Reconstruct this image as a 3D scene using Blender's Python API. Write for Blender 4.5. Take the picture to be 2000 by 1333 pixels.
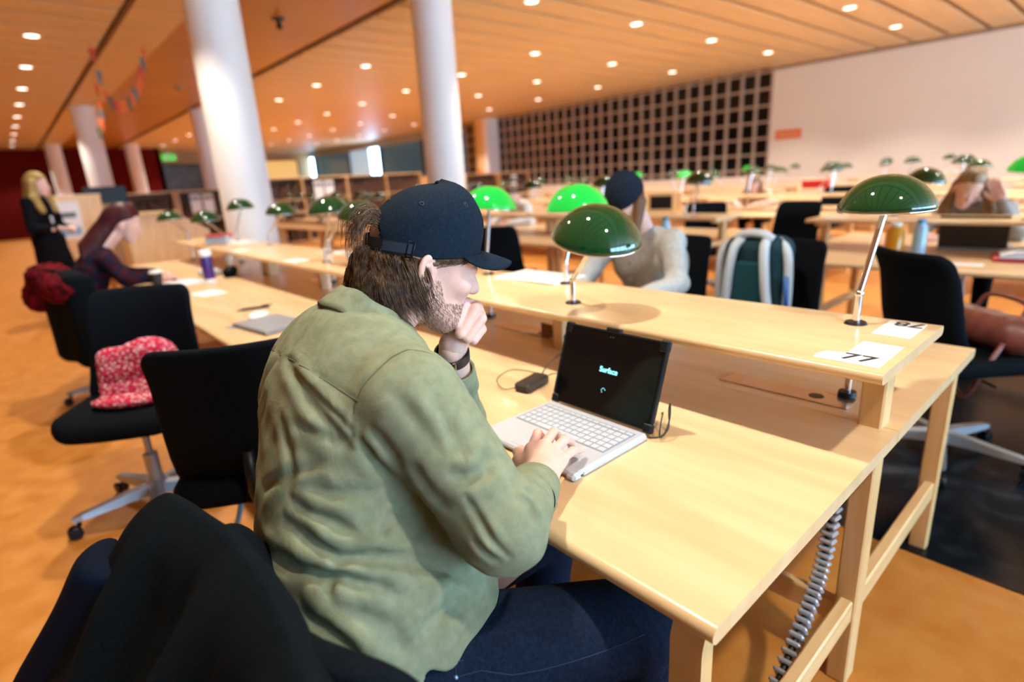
import bpy, math, random
import numpy as np
from mathutils import Vector, Matrix

for _o in list(bpy.data.objects):
    bpy.data.objects.remove(_o, do_unlink=True)
scene = bpy.context.scene
COL = scene.collection
PI = math.pi
rnd = random.Random(7)

# ------------------------------------------------------------------ camera
EYE = 1.315
YAW, PITCH, ROLL, FPX = math.radians(40.9508), math.radians(16.2930), math.radians(-3.3878), 1086.09
_fh = Vector((math.sin(YAW), math.cos(YAW), 0)); _rt = Vector((math.cos(YAW), -math.sin(YAW), 0)); _up = Vector((0, 0, 1))
_fw = _fh * math.cos(PITCH) - _up * math.sin(PITCH); _uv = _up * math.cos(PITCH) + _fh * math.sin(PITCH)
_r = _rt * math.cos(ROLL) + _uv * math.sin(ROLL); _u = -_rt * math.sin(ROLL) + _uv * math.cos(ROLL)
cam_d = bpy.data.cameras.new('camera'); cam = bpy.data.objects.new('camera', cam_d); COL.objects.link(cam)
cam.matrix_world = Matrix(((_r.x, _u.x, -_fw.x, 0), (_r.y, _u.y, -_fw.y, 0), (_r.z, _u.z, -_fw.z, EYE), (0, 0, 0, 1)))
cam_d.sensor_width = 36; cam_d.lens = FPX * 36 / 2000; cam_d.clip_start = 0.05; cam_d.clip_end = 200
cam_d.dof.use_dof = True; cam_d.dof.focus_distance = 0.98; cam_d.dof.aperture_fstop = 1.75
scene.camera = cam

# ------------------------------------------------------------------ world, exposure, lamps of the room
wd = bpy.data.worlds.new('world'); scene.world = wd; wd.use_nodes = True
wd.node_tree.nodes['Background'].inputs['Color'].default_value = (0.38, 0.68, 1.0, 1)
wd.node_tree.nodes['Background'].inputs['Strength'].default_value = 34.0
vs = scene.view_settings
vs.view_transform = 'Standard'; vs.look = 'None'; vs.gamma = 1.0; vs.use_curve_mapping = False
vs.exposure = -0.68
SPOT_W, SPOT_COL = 255.0, (1.0, 0.93, 0.82)
HC = EYE + 2.33           # ceiling height
LS = 1.0315 * 2.33        # downlight spacing
LX0 = 2.62 * 2.33; LY0 = 1.63 * 2.33
DOWNLIGHTS = [(LX0 + i * LS, LY0 + j * LS) for i in range(4) for j in range(-3, 12)]
DOWNLIGHTS += [(0.381 * 2.33, LY0 + 0.02 + j * LS) for j in range(-2, 12)]
DOWNLIGHTS += [(0.381 * 2.33 - 2 * LS, LY0 + j * LS) for j in range(-2, 8, 2)]  # unseen row left of the view, added for its light

# ------------------------------------------------------------------ helpers: materials
def lin(c):
    return tuple(((v / 255) / 12.92 if v / 255 <= 0.04045 else ((v / 255 + 0.055) / 1.055) ** 2.4) for v in c)
MATS = {}
def mat(name, col, rough=0.5, metal=0.0, col2=None, scale=8.0, stretch=(1, 1, 1), detail=4, bump=0.0, bscale=None, spec=0.5,
        emit=None, estr=0.0, coat=0.0, trans=0.0, sss=0.0, ramp=(0.35, 0.65), sheen=0.0, wave=None):
    if name in MATS: return MATS[name]
    m = bpy.data.materials.new(name); m.use_nodes = True
    nt = m.node_tree; n = nt.nodes; l = nt.links
    b = n['Principled BSDF']
    b.inputs['Base Color'].default_value = (*col, 1); b.inputs['Roughness'].default_value = rough
    b.inputs['Metallic'].default_value = metal; b.inputs['Specular IOR Level'].default_value = spec
    b.inputs['Coat Weight'].default_value = coat; b.inputs['Transmission Weight'].default_value = trans
    if sheen: b.inputs['Sheen Weight'].default_value = sheen; b.inputs['Sheen Roughness'].default_value = 0.5
    if sss:
        b.inputs['Subsurface Weight'].default_value = sss; b.inputs['Subsurface Radius'].default_value = (0.012, 0.004, 0.002)
        b.inputs['Subsurface Scale'].default_value = 1.0
    if emit is not None:
        b.inputs['Emission Color'].default_value = (*emit, 1); b.inputs['Emission Strength'].default_value = estr
    if col2 is not None or bump:
        tc = n.new('ShaderNodeTexCoord'); mp = n.new('ShaderNodeMapping'); mp.inputs['Scale'].default_value = stretch
        l.new(tc.outputs['Object'], mp.inputs['Vector'])
    if col2 is not None:
        if wave:
            nz = n.new('ShaderNodeTexVoronoi'); nz.inputs['Scale'].default_value = scale; fo = nz.outputs['Distance']
        else:
            nz = n.new('ShaderNodeTexNoise'); nz.inputs['Scale'].default_value = scale; nz.inputs['Detail'].default_value = detail
            fo = nz.outputs['Fac']
        l.new(mp.outputs['Vector'], nz.inputs['Vector'])
        cr = n.new('ShaderNodeValToRGB'); cr.color_ramp.elements[0].position = ramp[0]; cr.color_ramp.elements[1].position = ramp[1]
        cr.color_ramp.elements[0].color = (*col, 1); cr.color_ramp.elements[1].color = (*col2, 1)
        l.new(fo, cr.inputs['Fac']); l.new(cr.outputs['Color'], b.inputs['Base Color'])
    if bump:
        nb = n.new('ShaderNodeTexNoise'); nb.inputs['Scale'].default_value = bscale or scale; nb.inputs['Detail'].default_value = 3
        l.new(mp.outputs['Vector'], nb.inputs['Vector'])
        bp = n.new('ShaderNodeBump'); bp.inputs['Strength'].default_value = bump; bp.inputs['Distance'].default_value = 0.004
        l.new(nb.outputs['Fac'], bp.inputs['Height']); l.new(bp.outputs['Normal'], b.inputs['Normal'])
    MATS[name] = m
    return m

WOOD = mat('birch veneer', (0.70, 0.465, 0.235), 0.30, col2=(0.79, 0.565, 0.315), scale=3.0, stretch=(6.5, 0.7, 6.5), detail=6, bump=0.03, bscale=40, coat=0.12)
WOODX = mat('birch lengthwise', (0.70, 0.43, 0.18), 0.38, col2=(0.78, 0.52, 0.25), scale=4.0, stretch=(1.0, 9, 9), detail=5)
WOODZ = mat('birch upright', (0.68, 0.42, 0.17), 0.38, col2=(0.78, 0.52, 0.25), scale=4.0, stretch=(9, 9, 0.8), detail=5)
EDGE = mat('birch edge band', (0.62, 0.44, 0.22), 0.4, col2=(0.72, 0.55, 0.30), scale=5, stretch=(1, 30, 30))
CEILW = mat('ceiling wood', (0.61, 0.435, 0.245), 0.5, col2=(0.68, 0.495, 0.285), scale=1.5, stretch=(0.6, 5, 5))
CEILG = mat('ceiling groove wood', (0.26, 0.12, 0.03), 0.6)
CEILO = mat('smooth orange ceiling', (0.40, 0.18, 0.035), 0.4, col2=(0.46, 0.21, 0.05), scale=0.8)
DARKGAP = mat('dark gap', (0.05, 0.03, 0.015), 0.7)
WHITEW = mat('white wall paint', (0.78, 0.70, 0.60), 0.7, col2=(0.80, 0.72, 0.62), scale=0.7)
COLUMN = mat('column paint', (0.80, 0.77, 0.73), 0.55, col2=(0.83, 0.80, 0.76), scale=1.0)
REDW = mat('red wall paint', (0.095, 0.0030, 0.0025), 0.8, col2=(0.11, 0.0040, 0.0030), scale=0.6, spec=0.1)
LINO = mat('orange linoleum', (0.46, 0.165, 0.022), 0.42, col2=(0.58, 0.25, 0.055), scale=9, detail=8, ramp=(0.3, 0.7), spec=0.35)
LINOB = mat('black linoleum', (0.004, 0.007, 0.011), 0.20, col2=(0.016, 0.024, 0.032), scale=14, detail=8, ramp=(0.5, 0.8), spec=0.25)
CHROME = mat('chrome', (0.82, 0.83, 0.85), 0.12, 1.0)
STEEL = mat('grey painted metal', (0.35, 0.37, 0.40), 0.35, 0.7)
BLACKP = mat('black plastic', (0.005, 0.006, 0.008), 0.4, spec=0.3)
BLACKF = mat('black upholstery', (0.0020, 0.0032, 0.0050), 0.9, col2=(0.0042, 0.0062, 0.0092), scale=220, bump=0.25, bscale=500, spec=0.08)
GREEN = mat('green glass shade', (0.0008, 0.040, 0.011), 0.05, col2=(0.0010, 0.050, 0.014), scale=2, coat=0.6, spec=0.6)
GREENLIT = mat('green glass shade lit', (0.004, 0.30, 0.04), 0.07, emit=(0.01, 0.85, 0.08), estr=0.75, coat=0.4)
SHADEIN = mat('white shade lining', (0.75, 0.78, 0.74), 0.4)
BULB = mat('bulb glow', (1, 0.9, 0.7), 0.4, emit=(1.0, 0.82, 0.55), estr=6)
LENS = mat('downlight lens', (1, 1, 1), 0.4, emit=(1.0, 0.93, 0.80), estr=9)
PAPER = mat('white paper', (0.80, 0.80, 0.80), 0.6)
INK = mat('black ink', (0.012, 0.012, 0.014), 0.5)

# ------------------------------------------------------------------ helpers: meshes
class MB:
    def __init__(s): s.v = []; s.f = []
    def add(s, vs, fs):
        o = len(s.v); s.v += [tuple(p) for p in vs]; s.f += [tuple(i + o for i in f) for f in fs]; return s
    def box(s, lo, hi, c=0.0):
        (x0, y0, z0), (x1, y1, z1) = lo, hi
        if c <= 0:
            return s.add([(x0,y0,z0),(x1,y0,z0),(x1,y1,z0),(x0,y1,z0),(x0,y0,z1),(x1,y0,z1),(x1,y1,z1),(x0,y1,z1)],
                         [(0,3,2,1),(4,5,6,7),(0,1,5,4),(1,2,6,5),(2,3,7,6),(3,0,4,7)])
        c = min(c, (x1-x0)*.49, (y1-y0)*.49, (z1-z0)*.49)
        rings = []
        for z, e in ((z0, c), (z0 + c, 0), (z1 - c, 0), (z1, c)):
            a, b, cc, d = x0 + e, x1 - e, y0 + e, y1 - e
            k = c if e == 0 else 0.0001
            rings.append([(a+k,cc,z),(b-k,cc,z),(b,cc+k,z),(b,d-k,z),(b-k,d,z),(a+k,d,z),(a,d-k,z),(a,cc+k,z)])
        return s.loft(rings, True)
    def loft(s, rings, caps=True, closed=True):
        n = len(rings[0]); vs = [p for r in rings for p in r]; fs = []
        for i in range(len(rings) - 1):
            for j in range(n if closed else n - 1):
                k = (j + 1) % n
                fs.append((i*n+j, i*n+k, (i+1)*n+k, (i+1)*n+j))
        if caps:
            fs.append(tuple(range(n - 1, -1, -1))); fs.append(tuple((len(rings)-1)*n + j for j in range(n)))
        return s.add(vs, fs)
    def lathe(s, prof, n=24, caps=False, M=None):
        rings = [[(r*math.cos(2*PI*j/n), r*math.sin(2*PI*j/n), z) for j in range(n)] for r, z in prof]
        if M is not None: rings = [[tuple(M @ Vector(p)) for p in r] for r in rings]
        return s.loft(rings, caps)
    def tube(s, path, r, n=10, caps=True):
        P = [Vector(p) for p in path]; rs = r if isinstance(r, (list, tuple)) else [r]*len(P)
        rings = []; up = Vector((0, 0, 1))
        t0 = (P[1]-P[0]).normalized()
        a = t0.cross(up if abs(t0.z) < .9 else Vector((1, 0, 0))).normalized()
        for i, p in enumerate(P):
            t = (P[min(i+1, len(P)-1)] - P[max(i-1, 0)]).normalized()
            a = (a - t * a.dot(t)).normalized(); b = t.cross(a)
            rings.append([tuple(p + (a*math.cos(2*PI*j/n) + b*math.sin(2*PI*j/n))*rs[i]) for j in range(n)])
        return s.loft(rings, caps)
    def cyl(s, a, b, r, n=16): return s.tube([a, b], r, n)
    def ball(s, c, r, n=12, m=8):
        r = (r, r, r) if not isinstance(r, (tuple, list)) else r
        rings = [[(c[0]+r[0]*math.sin(PI*i/m)*math.cos(2*PI*j/n), c[1]+r[1]*math.sin(PI*i/m)*math.sin(2*PI*j/n), c[2]-r[2]*math.cos(PI*i/m)) for j in range(n)]
                 for i in range(1, m)]
        return s.loft(rings, True)
    def pad(s, w, h, t, cr, fn, edge=0.5, n=7, rings=5):
        """cushion: rounded rectangle w x h in (u,v), thickness t, mapped by fn(u,v,n)->xyz"""
        def outline(ins):
            pts = []; a, b = w/2-ins, h/2-ins; r = max(cr-ins, 0.002)
            for cx, cy, a0 in ((a-r, b-r, 0), (-(a-r), b-r, 90), (-(a-r), -(b-r), 180), (a-r, -(b-r), 270)):
                for k in range(n):
                    g = math.radians(a0 + 90*k/(n-1)); pts.append((cx + r*math.cos(g), cy + r*math.sin(g)))
                q = pts[-1]
                nx = {0: (-(a-r), b), 90: (-a, -(b-r)), 180: (a-r, -b), 270: (a, b-r)}[a0]
                for k in range(1, 6): pts.append((q[0]+(nx[0]-q[0])*k/6, q[1]+(nx[1]-q[1])*k/6))
            return pts
        R = []
        e = t*edge
        def ring(ins, z, sc=1.0): return [fn(u*sc, v*sc, z) for u, v in outline(ins)]
        for sc in [i/rings for i in range(rings, 0, -1)][::-1]: R.append(ring(e, -t/2, sc))
        for g in (22, 45, 67): R.append(ring(e*(1-math.sin(math.radians(g))), -t/2 + e*(1-math.cos(math.radians(g)))))
        R.append(ring(0, 0))
        for g in (67, 45, 22): R.append(ring(e*(1-math.sin(math.radians(g))), t/2 - e*(1-math.cos(math.radians(g)))))
        for sc in [i/rings for i in range(rings, 0, -1)]: R.append(ring(e, t/2, sc))
        return s.loft(R, True)
    def xf(s, M):
        s.v = [tuple(M @ Vector(p)) for p in s.v]; return s
    def build(s, name, m, parent=None, smooth=False, loc=None, autos=None):
        me = bpy.data.meshes.new(name); me.from_pydata(s.v, [], s.f); me.update()
        return link(name, me, m, parent, smooth, loc, autos)

def link(name, me, m, parent=None, smooth=False, loc=None, autos=None):
    if m is not None and not me.materials: me.materials.append(m)
    if smooth:
        me.polygons.foreach_set('use_smooth', [True]*len(me.polygons))
        if autos: me.set_sharp_from_angle(angle=math.radians(autos))
    o = bpy.data.objects.new(name, me); COL.objects.link(o)
    if parent is not None: o.parent = parent
    if loc is not None: o.location = loc
    return o
def tag(o, label=None, cat=None, group=None, kind=None):
    if label: o['label'] = label
    if cat: o['category'] = cat
    if group: o['group'] = group
    if kind: o['kind'] = kind
    return o
def thing(name, label, cat, loc=(0, 0, 0), rz=0.0, group=None):
    o = bpy.data.objects.new(name, None); COL.objects.link(o); o.empty_display_size = 0.05
    o.location = loc; o.rotation_euler = (0, 0, rz)
    return tag(o, label, cat, group)
def copy_tree(o, parent=None):
    c = o.copy(); COL.objects.link(c)
    if parent is not None: c.parent = parent
    for ch in o.children: copy_tree(ch, c)
    return c
def dup(o, loc, rz, label, group=None):
    c = copy_tree(o); c.location = loc; c.rotation_euler = (0, 0, rz); c['label'] = label
    if group: c['group'] = group
    elif 'group' in c: del c['group']
    return c
def struct(name, mb, m, smooth=False, autos=None): return tag(mb.build(name, m, None, smooth, None, autos), kind='structure')
def text_mesh(body, size, bold=0.0):
    cu = bpy.data.curves.new('lettering', 'FONT'); cu.body = body; cu.size = size; cu.align_x = 'CENTER'; cu.align_y = 'CENTER'; cu.offset = bold; cu.extrude = 0.0003
    o = bpy.data.objects.new('lettering', cu); COL.objects.link(o)
    dg = bpy.context.evaluated_depsgraph_get(); me = bpy.data.meshes.new_from_object(o.evaluated_get(dg))
    bpy.data.objects.remove(o, do_unlink=True); bpy.data.curves.remove(cu)
    return me

# ------------------------------------------------------------------ the room
XW = 15.5
fl = struct('floor', MB().box((-9, -8, -0.1), (XW + 0.3, 40, 0)), LINO)
struct('floor', MB().box((2.06, -8, 0.0), (5.6, 1.25, 0.003)), LINOB)['label'] = 'glossy black floor area beside the desk end'

def ceiling(name, x0, x1, m, y0=-8, y1=40):
    return struct(name, MB().box((x0, y0, HC + 0.05), (x1, y1, HC + 0.15)), m)
c_main = ceiling('ceiling', 4.62, XW + 0.3, CEILG); c_left = ceiling('ceiling', -9, 1.70, CEILG)
strip = struct('ceiling', MB().box((1.80, -8, HC), (2.45, 40, HC + 0.15)), CEILW)
orange = struct('ceiling', MB().box((2.45, -8, HC + 0.03), (4.50, 40, HC + 0.15)), CEILO)
struct('ceiling', MB().box((1.70, -8, HC + 0.1), (1.80, 40, HC + 0.16)).box((4.50, -8, HC + 0.1), (4.62, 40, HC + 0.16)), DARKGAP)
for par, xa, xb in ((c_main, 4.62, XW), (c_left, -9, 1.70)):
    me = None
    for k in range(-19, 56):
        y = 4.05 + 0.64 * k
        if me is None:
            o = MB().box((xa, 0.045, HC), (xb, 0.595, HC + 0.05), 0.012).build('panel', CEILW, par); me = o.data
        else: o = link('panel', me, None, par)
        o.location = (0, y, 0)
# right-hand wall: plain white part, then the dark squared glazing
wr = struct('wall_right', MB().box((XW, -8, 0), (XW + 0.3, 7.05, HC + 0.15)).box((XW, 7.05, 0), (XW + 0.3, 20.2, 1.0)).box((XW + 0.12, 7.05, 1.0), (XW + 0.3, 20.2, HC + 0.15)), WHITEW)
FRAME = mat('mullion paint', (0.42, 0.31, 0.23), 0.55)
PANE = mat('dark night glass', (0.004, 0.004, 0.005), 0.12, spec=0.25)
wg = struct('window_1', MB().box((XW + 0.10, 7.05, 1.0), (XW + 0.119, 20.2, HC + 0.15)), mat('window back', (0.006, 0.005, 0.005), 0.5))
gp = 0.405
for k in range(33):
    MB().box((XW - 0.02, 7.05 + gp*k - 0.032, 1.0), (XW + 0.085, 7.05 + gp*k + 0.032, HC), 0.006).build('mullion', FRAME, wg)
for k in range(7):
    z = HC - 0.07 - 0.405*k
    MB().box((XW - 0.01, 7.05, z - 0.026), (XW + 0.08, 20.2, z + 0.026), 0.006).build('transom', FRAME, wg)
pme = None
for k in range(32):
    for j in range(7):
        y = 7.05 + gp*(k + .5); z = HC - 0.07 - 0.405*(j + .5)
        if pme is None: o = MB().box((0, -0.17, -0.177), (0.012, 0.17, 0.177), 0.003).build('pane', PANE, wg); pme = o.data
        else: o = link('pane', pme, None, wg)
        o.location = (XW + 0.05, y, z)
struct('trim_1', MB().box((XW - 0.03, -8, HC - 0.07), (XW, 7.05, HC)), mat('shadow trim', (0.30, 0.20, 0.12), 0.6))  # brown strip along the top of the white wall
# far side of the same wall: daylight blue windows
BLUEG = mat('dusk blue glass', (0.03, 0.06, 0.08), 0.2, emit=(0.05, 0.14, 0.20), estr=0.55)
BLUEB = mat('bright window glass', (0.4, 0.6, 0.8), 0.2, emit=(0.45, 0.75, 1.0), estr=0.75)
w2 = struct('window_2', MB().box((XW, 20.2, 0), (XW + 0.3, 40, 1.15)).box((XW, 20.2, 3.3), (XW + 0.3, 40, HC + 0.15)), mat('grey window wall', (0.30, 0.32, 0.34), 0.6))
for ya, yb, m in ((20.2, 23.6, BLUEG), (23.7, 27.6, BLUEG), (28.9, 31.2, BLUEB), (31.4, 36.0, BLUEG)):
    MB().box((XW + 0.10, ya, 1.15), (XW + 0.14, yb, 3.3)).build('pane', m, w2)
    MB().box((XW, yb, 1.15), (XW + 0.2, yb + 0.12, 3.3), 0.01).build('mullion', mat('dark mullion', (0.05, 0.06, 0.07), 0.5), w2)
# end walls
struct('wall_back', MB().box((-9, 32.0, 0), (6.25, 32.3, HC + 0.15)), REDW)
we = struct('wall_end', MB().box((6.25, 36.6, 0), (XW, 36.9, HC + 0.15)).box((6.05, 32.0, 0), (6.25, 36.9, HC + 0.15)), mat('end wall', (0.50, 0.30, 0.14), 0.6))
AMBER = mat('amber lit window', (0.9, 0.6, 0.2), 0.4, emit=(1.0, 0.58, 0.17), estr=0.9)
w3 = struct('window_3', MB().box((9.6, 36.5, 1.2), (14.7, 36.6, 3.3)), mat('window surround', (0.38, 0.20, 0.07), 0.5))
for xa, xb in ((9.8, 10.9), (11.1, 12.3), (12.5, 14.5)):
    MB().box((xa, 36.42, 1.5 if xa > 11 and xa < 12 else 1.2), (xb, 36.5, 3.15), 0.01).build('pane', AMBER, w3)
struct('wall_left', MB().box((-9.3, -8, 0), (-9, 40, HC + 0.15)), mat('warm side wall', (0.55, 0.33, 0.16), 0.7))
# wall behind the viewer with its tall windows
wn = struct('wall_front', MB().box((-9, -8.3, 0), (XW, -8, 0.8)).box((-9, -8.3, 3.3), (XW, -8, HC + 0.15)).box((-9, -8.3, 0.8), (-1.0, -8, 3.3)), WHITEW)
w4 = struct('window_4', MB().box((-1.0, -8.2, 0.78), (XW, -8.05, 0.84)), FRAME)
for k in range(9):
    x = -1.0 + k * 2.06
    MB().box((x - 0.09, -8.2, 0.84), (x + 0.09, -8.0, 3.3), 0.01).build('mullion', FRAME, w4)

# columns
colm = None
for i, (x, y, lab) in enumerate(((2.1, 6.85, 'thick white round column rising behind the long desk with the purple bottle'),
                                 (4.8, 6.75, 'white round column rising behind the dark cap'),
                                 (2.1, 18.35, 'white round column behind the red-haired woman'),
                                 (4.8, 18.3, 'white round column half hidden behind the thickest column'),
                                 (2.1, 29.8, 'white round column in front of the red wall nearest the standing woman'),
                                 (4.8, 29.8, 'thin-looking far white round column before the red wall, right of two others'))):
    if colm is None:
        o = MB().lathe([(0.30, 0), (0.30, 0.10), (0.268, 0.11), (0.268, HC - 0.03), (0.30, HC - 0.03), (0.30, HC + 0.02)], 48, True).build('column', COLUMN, None, True, None, 40); colm = o.data
    else: o = link('column', colm, None)
    o.location = (x, y, 0); tag(o, lab, 'column', 'white round columns')
pl = thing('pillar', 'square wall pillar with wood and white faces beside the dark squared glazing', 'pillar', (15.2, 18.3, 0))
MB().box((-0.3, -0.35, 0), (0.3, 0.35, HC), 0.01).build('shaft', COLUMN, pl)
MB().box((-0.33, -0.05, 0), (-0.302, 0.36, HC), 0.005).build('wood_face', WOODZ, pl)
MB().box((-0.345, 0.1, 1.55), (-0.33, 0.28, 1.73), 0.003).build('alarm_plate', mat('orange sign', (0.75, 0.16, 0.03), 0.5), pl)
sg = thing('wall_sign', 'small orange sign on the white wall beside the dark glazing', 'sign', (XW - 0.01, 6.55, 2.0))
MB().box((-0.02, -0.32, -0.11), (0.01, 0.32, 0.11), 0.006).build('plate', MATS['orange sign'], sg)
MB().box((-0.024, -0.26, -0.03), (-0.019, 0.26, 0.02)).build('stripe', mat('sign stripe', (0.85, 0.42, 0.25), 0.5), sg)

# downlights (each with its own lamp)
ORD = ('first', 'second', 'third', 'fourth', 'fifth', 'sixth', 'seventh', 'eighth', 'ninth', 'tenth', 'eleventh', 'twelfth', 'thirteenth', 'fourteenth', 'fifteenth')
DL_LABEL = ['recessed downlight, %s from the front in the %s long row right of the orange ceiling' % (ORD[j], ORD[i]) for i in range(4) for j in range(15)]
DL_LABEL += ['recessed downlight, %s from the front in the row over the walkway at left' % ORD[j] for j in range(14)]
DL_LABEL += ['recessed downlight, %s from the front in the leftmost row over the walkway edge' % ORD[j] for j in range(5)]
dl0 = thing('downlight', 'round recessed downlight shining in the slatted wood ceiling', 'downlight', (0, 0, HC), 0, 'ceiling downlights')
MB().lathe([(0.085, 0.0), (0.088, -0.008), (0.112, -0.010), (0.118, -0.004), (0.118, 0.02), (0.085, 0.02)], 24).build('trim_ring', mat('white trim ring', (0.8, 0.76, 0.7), 0.4), dl0, True)
MB().lathe([(0.001, -0.004), (0.088, -0.004), (0.088, 0.012), (0.001, 0.012)], 24, True).build('lens', LENS, dl0)
for i, (x, y) in enumerate(DOWNLIGHTS):
    o = dl0 if i == 0 else copy_tree(dl0)
    o.location = (x, y, HC); o['label'] = DL_LABEL[i]
    ld = bpy.data.lights.new('downlight_lamp', 'SPOT'); ld.energy = SPOT_W; ld.color = SPOT_COL
    ld.spot_size = math.radians(108); ld.spot_blend = 0.45; ld.shadow_soft_size = 0.07
    lo = bpy.data.objects.new('downlight_lamp', ld); COL.objects.link(lo); lo.parent = o; lo.location = (0, 0, -0.03)

# ------------------------------------------------------------------ desks
SH = 0.924
def nosed(mb, x0, x1, y0, y1, z0, z1, both=False):
    """board along y with a rounded long edge at x0 (and x1 when both)"""
    t = (z1 - z0) / 2; zc = (z0 + z1) / 2
    prof = [(x0 + t - t*math.sin(a), zc + t*math.cos(a)) for a in [PI*k/8 for k in range(9)]]
    if both: prof += [(x1 - t + t*math.sin(a), zc - t*math.cos(a)) for a in [PI*k/8 for k in range(9)]]
    else: prof += [(x1, z0), (x1, z1)]
    return mb.loft([[(x, y, z) for x, z in prof] for y in (y0, y1)], True)
def make_desk(L, label, group=None, ends=(True, True), detail=True):
    t = thing('reading_desk', label, 'desk', group=group)
    nosed(MB(), 0, 0.796, 0, L, 0.70, 0.73).build('tabletop', WOOD, t, True, None, 40)
    mb = MB(); nosed(mb, 0, 0.784, 0, L, 0.70, 0.73); mb.v = [(1.582 - x, y, z) for x, y, z in mb.v]; mb.f = [f[::-1] for f in mb.f]
    mb.build('tabletop', WOOD, t, True, None, 40)
    nosed(MB(), 0.584, 1.032, -0.008, L - (0.008 if not ends[1] else -0.0), SH - 0.024, SH, True).build('shelf', WOOD, t, True, None, 40)
    for k, y in enumerate((0.03, L / 2, L - 0.08) if detail else (0.03, L - 0.08)):
        MB().box((0.780, y, 0.0), (0.842, y + 0.048, SH - 0.05), 0.004).build('post', WOODZ, t)
        MB().box((0.66, y + 0.004, SH - 0.05), (0.96, y + 0.044, SH - 0.024), 0.004).build('shelf_bracket', WOODX, t)
        if k == 1 and detail: continue
        # bent front leg
        n = 7; mb = MB(); w = 0.052
        out = [(0.03, 0.0)] + [(0.03 + 0.06 - 0.06*math.cos(a), 0.64 + 0.06*math.sin(a)) for a in [PI/2*i/n for i in range(n+1)]] + [(0.30, 0.70)]
        inn = [(0.062, 0.0)] + [(0.062 + 0.03 - 0.03*math.cos(a), 0.64 + 0.03*math.sin(a)) for a in [PI/2*i/n for i in range(n+1)]] + [(0.30, 0.67)]
        prof = out + inn[::-1]
        mb.loft([[(x, yy, z) for x, z in prof] for yy in (y, y + w)], True)
        mb.build('leg', WOODZ, t, True, None, 30)
        MB().box((1.535, y, 0), (1.578, y + 0.05, 0.70), 0.004).build('leg', WOODZ, t)
        MB().box((0.062, y + 0.006, 0.20), (0.780, y + 0.036, 0.262), 0.004).build('stretcher', WOODX, t)
        MB().box((0.842, y + 0.006, 0.20), (1.535, y + 0.036, 0.262), 0.004).build('stretcher', WOODX, t)
    MB().box((0.795, 0.078, 0.16), (0.827, L - 0.08, 0.225), 0.004).build('rail', WOOD, t)
    if detail:
        for y in (0.12, L / 2 + 0.12):
            pp = MB().box((0.845, y, 0.73), (0.925, y + 0.33, 0.7325), 0.001).build('power_plate', mat('brushed metal plate', (0.50, 0.40, 0.34), 0.22, 0.8), t)
            for q in (0.085,): MB().lathe([(0.001, 0.7335), (0.017, 0.7335), (0.019, 0.7320)], 14, True).xf(Matrix.Translation((0.885, y + q, 0))).build('socket', BLACKP, pp)
    return t
MAINX, MAINY = 0.568, 0.287
dk = make_desk(2.0, 'long birch reading desk with raised shelf where the man in the cap works')
dk.location = (MAINX, MAINY, 0)
d2 = dup(dk, (MAINX, MAINY + 2.0, 0), 0, 'birch reading desk with the closed grey laptop and pen lying on it')
d3 = dup(dk, (MAINX, MAINY + 4.0, 0), 0, 'birch reading desk where the red-haired woman sits writing')
far_desk = make_desk(2.0, 'birch reading desk in the hall behind', 'reading desks in the rows behind', detail=False)
used = False
DESKS = []
ROWX = [MAINX + 3.017 * k for k in range(1, 5)]
for r_, x in enumerate(ROWX):
    for blk, ys in (('right block', [1.60 - 2.0*k for k in (1, 2, 3)]), ('left block', [2.28 + 2.0*k for k in range(5)])):
        for k, y in enumerate(ys):
            lab = 'birch reading desk in the %s row behind the man, %s' % (('first', 'second', 'third', 'fourth')[r_],
                  ('nearest the aisle on the right', 'next one further right', 'rightmost')[k] if blk == 'right block' else
                  ('nearest the aisle on the left', 'second left of the aisle', 'third left of the aisle', 'fourth left of the aisle', 'last on the left')[k])
            if not used: o = far_desk; used = True; o.location = (x, y, 0); o['label'] = lab
            else: o = dup(far_desk, (x, y, 0), 0, lab, 'reading desks in the rows behind')
            DESKS.append(o)

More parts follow.
